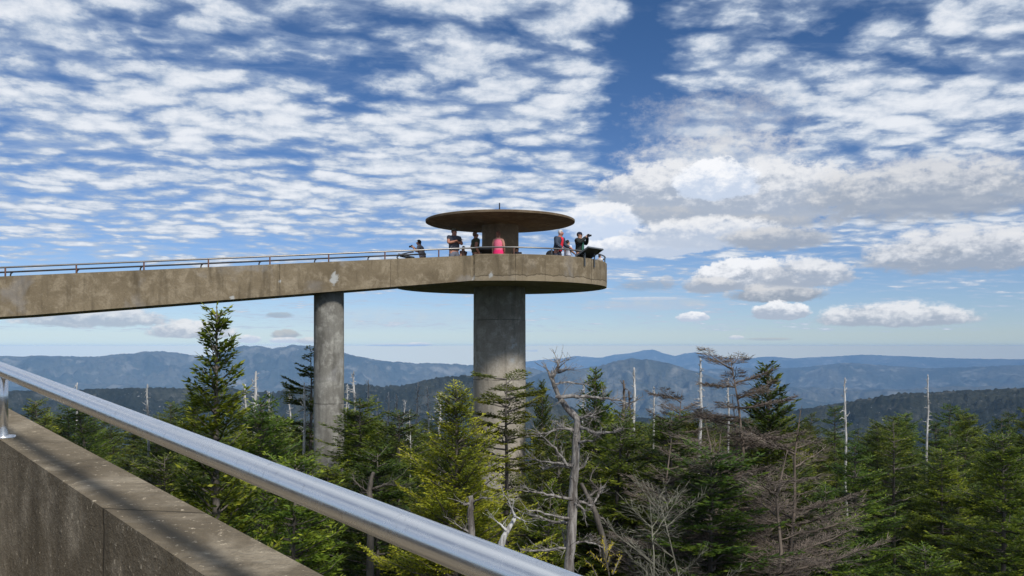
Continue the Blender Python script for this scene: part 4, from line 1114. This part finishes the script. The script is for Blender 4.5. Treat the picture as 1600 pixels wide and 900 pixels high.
c=cloud(c,1010,467,70,4,3,.5,.8,7.6,6.4,.7)
c=cloud(c,1020,478,130,14,10,.6,1.,6.2,5.8,.5)
c=cloud(c,1150,528,14,5,3,.8,.6,8,6,.8)
c=cloud(c,1200,530,45,3,3,.7,1.,5,4.6,.6)
c=cloud(c,1400,500,120,30,12,.9,.5,8.6,4.6,.9)
c=cloud(c,1520,400,170,50,26,.9,.6,8.2,4.2,.9)
c=cloud(c,1450,300,200,60,50,.9,.7,7.4,4.2,.9)
c_right=c; c=c0
c=cloud(c,437,492,26,6,5,1.,.7,4.2,3.6,.6)
c=cloud(c,389,531,20,10,5,.8,.5,8.4,6.4,.95)
c=cloud(c,447,524,26,10,6,.9,.6,5.2,4.0,.8)
c=cloud(c,447,532,30,6,5,.8,.6,8.2,6.4,.9)
c=cloud(c,482,533,20,7,5,.8,.6,7.4,5.4,.8)
c=cloud(c,620,539,60,3,3,.7,.9,7.6,6.2,.7)
c=cloud(c,655,538,22,4,3,.8,.7,8.0,6.2,.8)
c=cloud(c,600,500,200,24,20,.5,1.4,6.4,6.,.45)
c=cloud(c,880,548,70,3,3,.6,.9,7.6,6.4,.6)
c=cloud(c,300,520,70,22,9,.9,.5,8.4,5.,.9)
c=cloud(c,150,500,110,24,12,.9,.5,8.2,4.8,.8)
c_left=c; c=c0
def bgr(x):
    b_=nt.nodes.new('ShaderNodeBackground'); b_.inputs[1].default_value=.1; nt.links.new(x,b_.inputs[0]); return b_.outputs[0]
def mixs(f,a,b_):
    m_=nt.nodes.new('ShaderNodeMixShader'); nt.links.new(f,m_.inputs[0]); nt.links.new(a,m_.inputs[1]); nt.links.new(b_,m_.inputs[2]); return m_.outputs[0]
# cumulus only stand low in the sky ahead; elsewhere only the high cloud sheet is evaluated
inr=n.m('MULTIPLY',n.m('GREATER_THAN',u,40.),n.m('MULTIPLY',n.m('LESS_THAN',u,1150.),n.m('LESS_THAN',v,560.)))
inl=n.m('MULTIPLY',n.m('GREATER_THAN',u,-1150.),n.m('LESS_THAN',v,130.))
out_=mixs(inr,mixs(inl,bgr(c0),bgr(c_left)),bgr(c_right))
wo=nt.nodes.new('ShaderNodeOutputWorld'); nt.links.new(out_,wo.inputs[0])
try: w.cycles.sampling_method='MANUAL'; w.cycles.sample_map_resolution=512
except Exception: pass
sl=bpy.data.lights.new('sun','SUN'); sl.energy=3.5; sl.angle=R(8); sl.color=(1,.955,.88)
so=bpy.data.objects.new('sun',sl); col.objects.link(so)
sd=Vector((math.sin(R(SUN_AZ))*math.cos(R(SUN_EL)),math.cos(R(SUN_AZ))*math.cos(R(SUN_EL)),math.sin(R(SUN_EL))))
so.rotation_euler=sd.to_track_quat('Z','Y').to_euler(); so.location=(20,-20,40)

# ------------------------------------------------------------------ CAMERA
cam=bpy.data.cameras.new('camera'); co=bpy.data.objects.new('camera',cam); col.objects.link(co)
cam.sensor_width=36; cam.sensor_fit='HORIZONTAL'; cam.lens=36*F/1600; cam.shift_y=(EYE-450)/1600
co.location=(0,0,0); co.rotation_euler=(PI/2,0,0); cam.clip_start=.05; cam.clip_end=120000
scene.camera=co
scene.render.engine='CYCLES'
scene.view_settings.view_transform='Standard'; scene.view_settings.look='None'; scene.view_settings.gamma=1; scene.view_settings.exposure=0
scene.cycles.max_bounces=6; scene.cycles.volume_bounces=0; scene.cycles.transparent_max_bounces=8
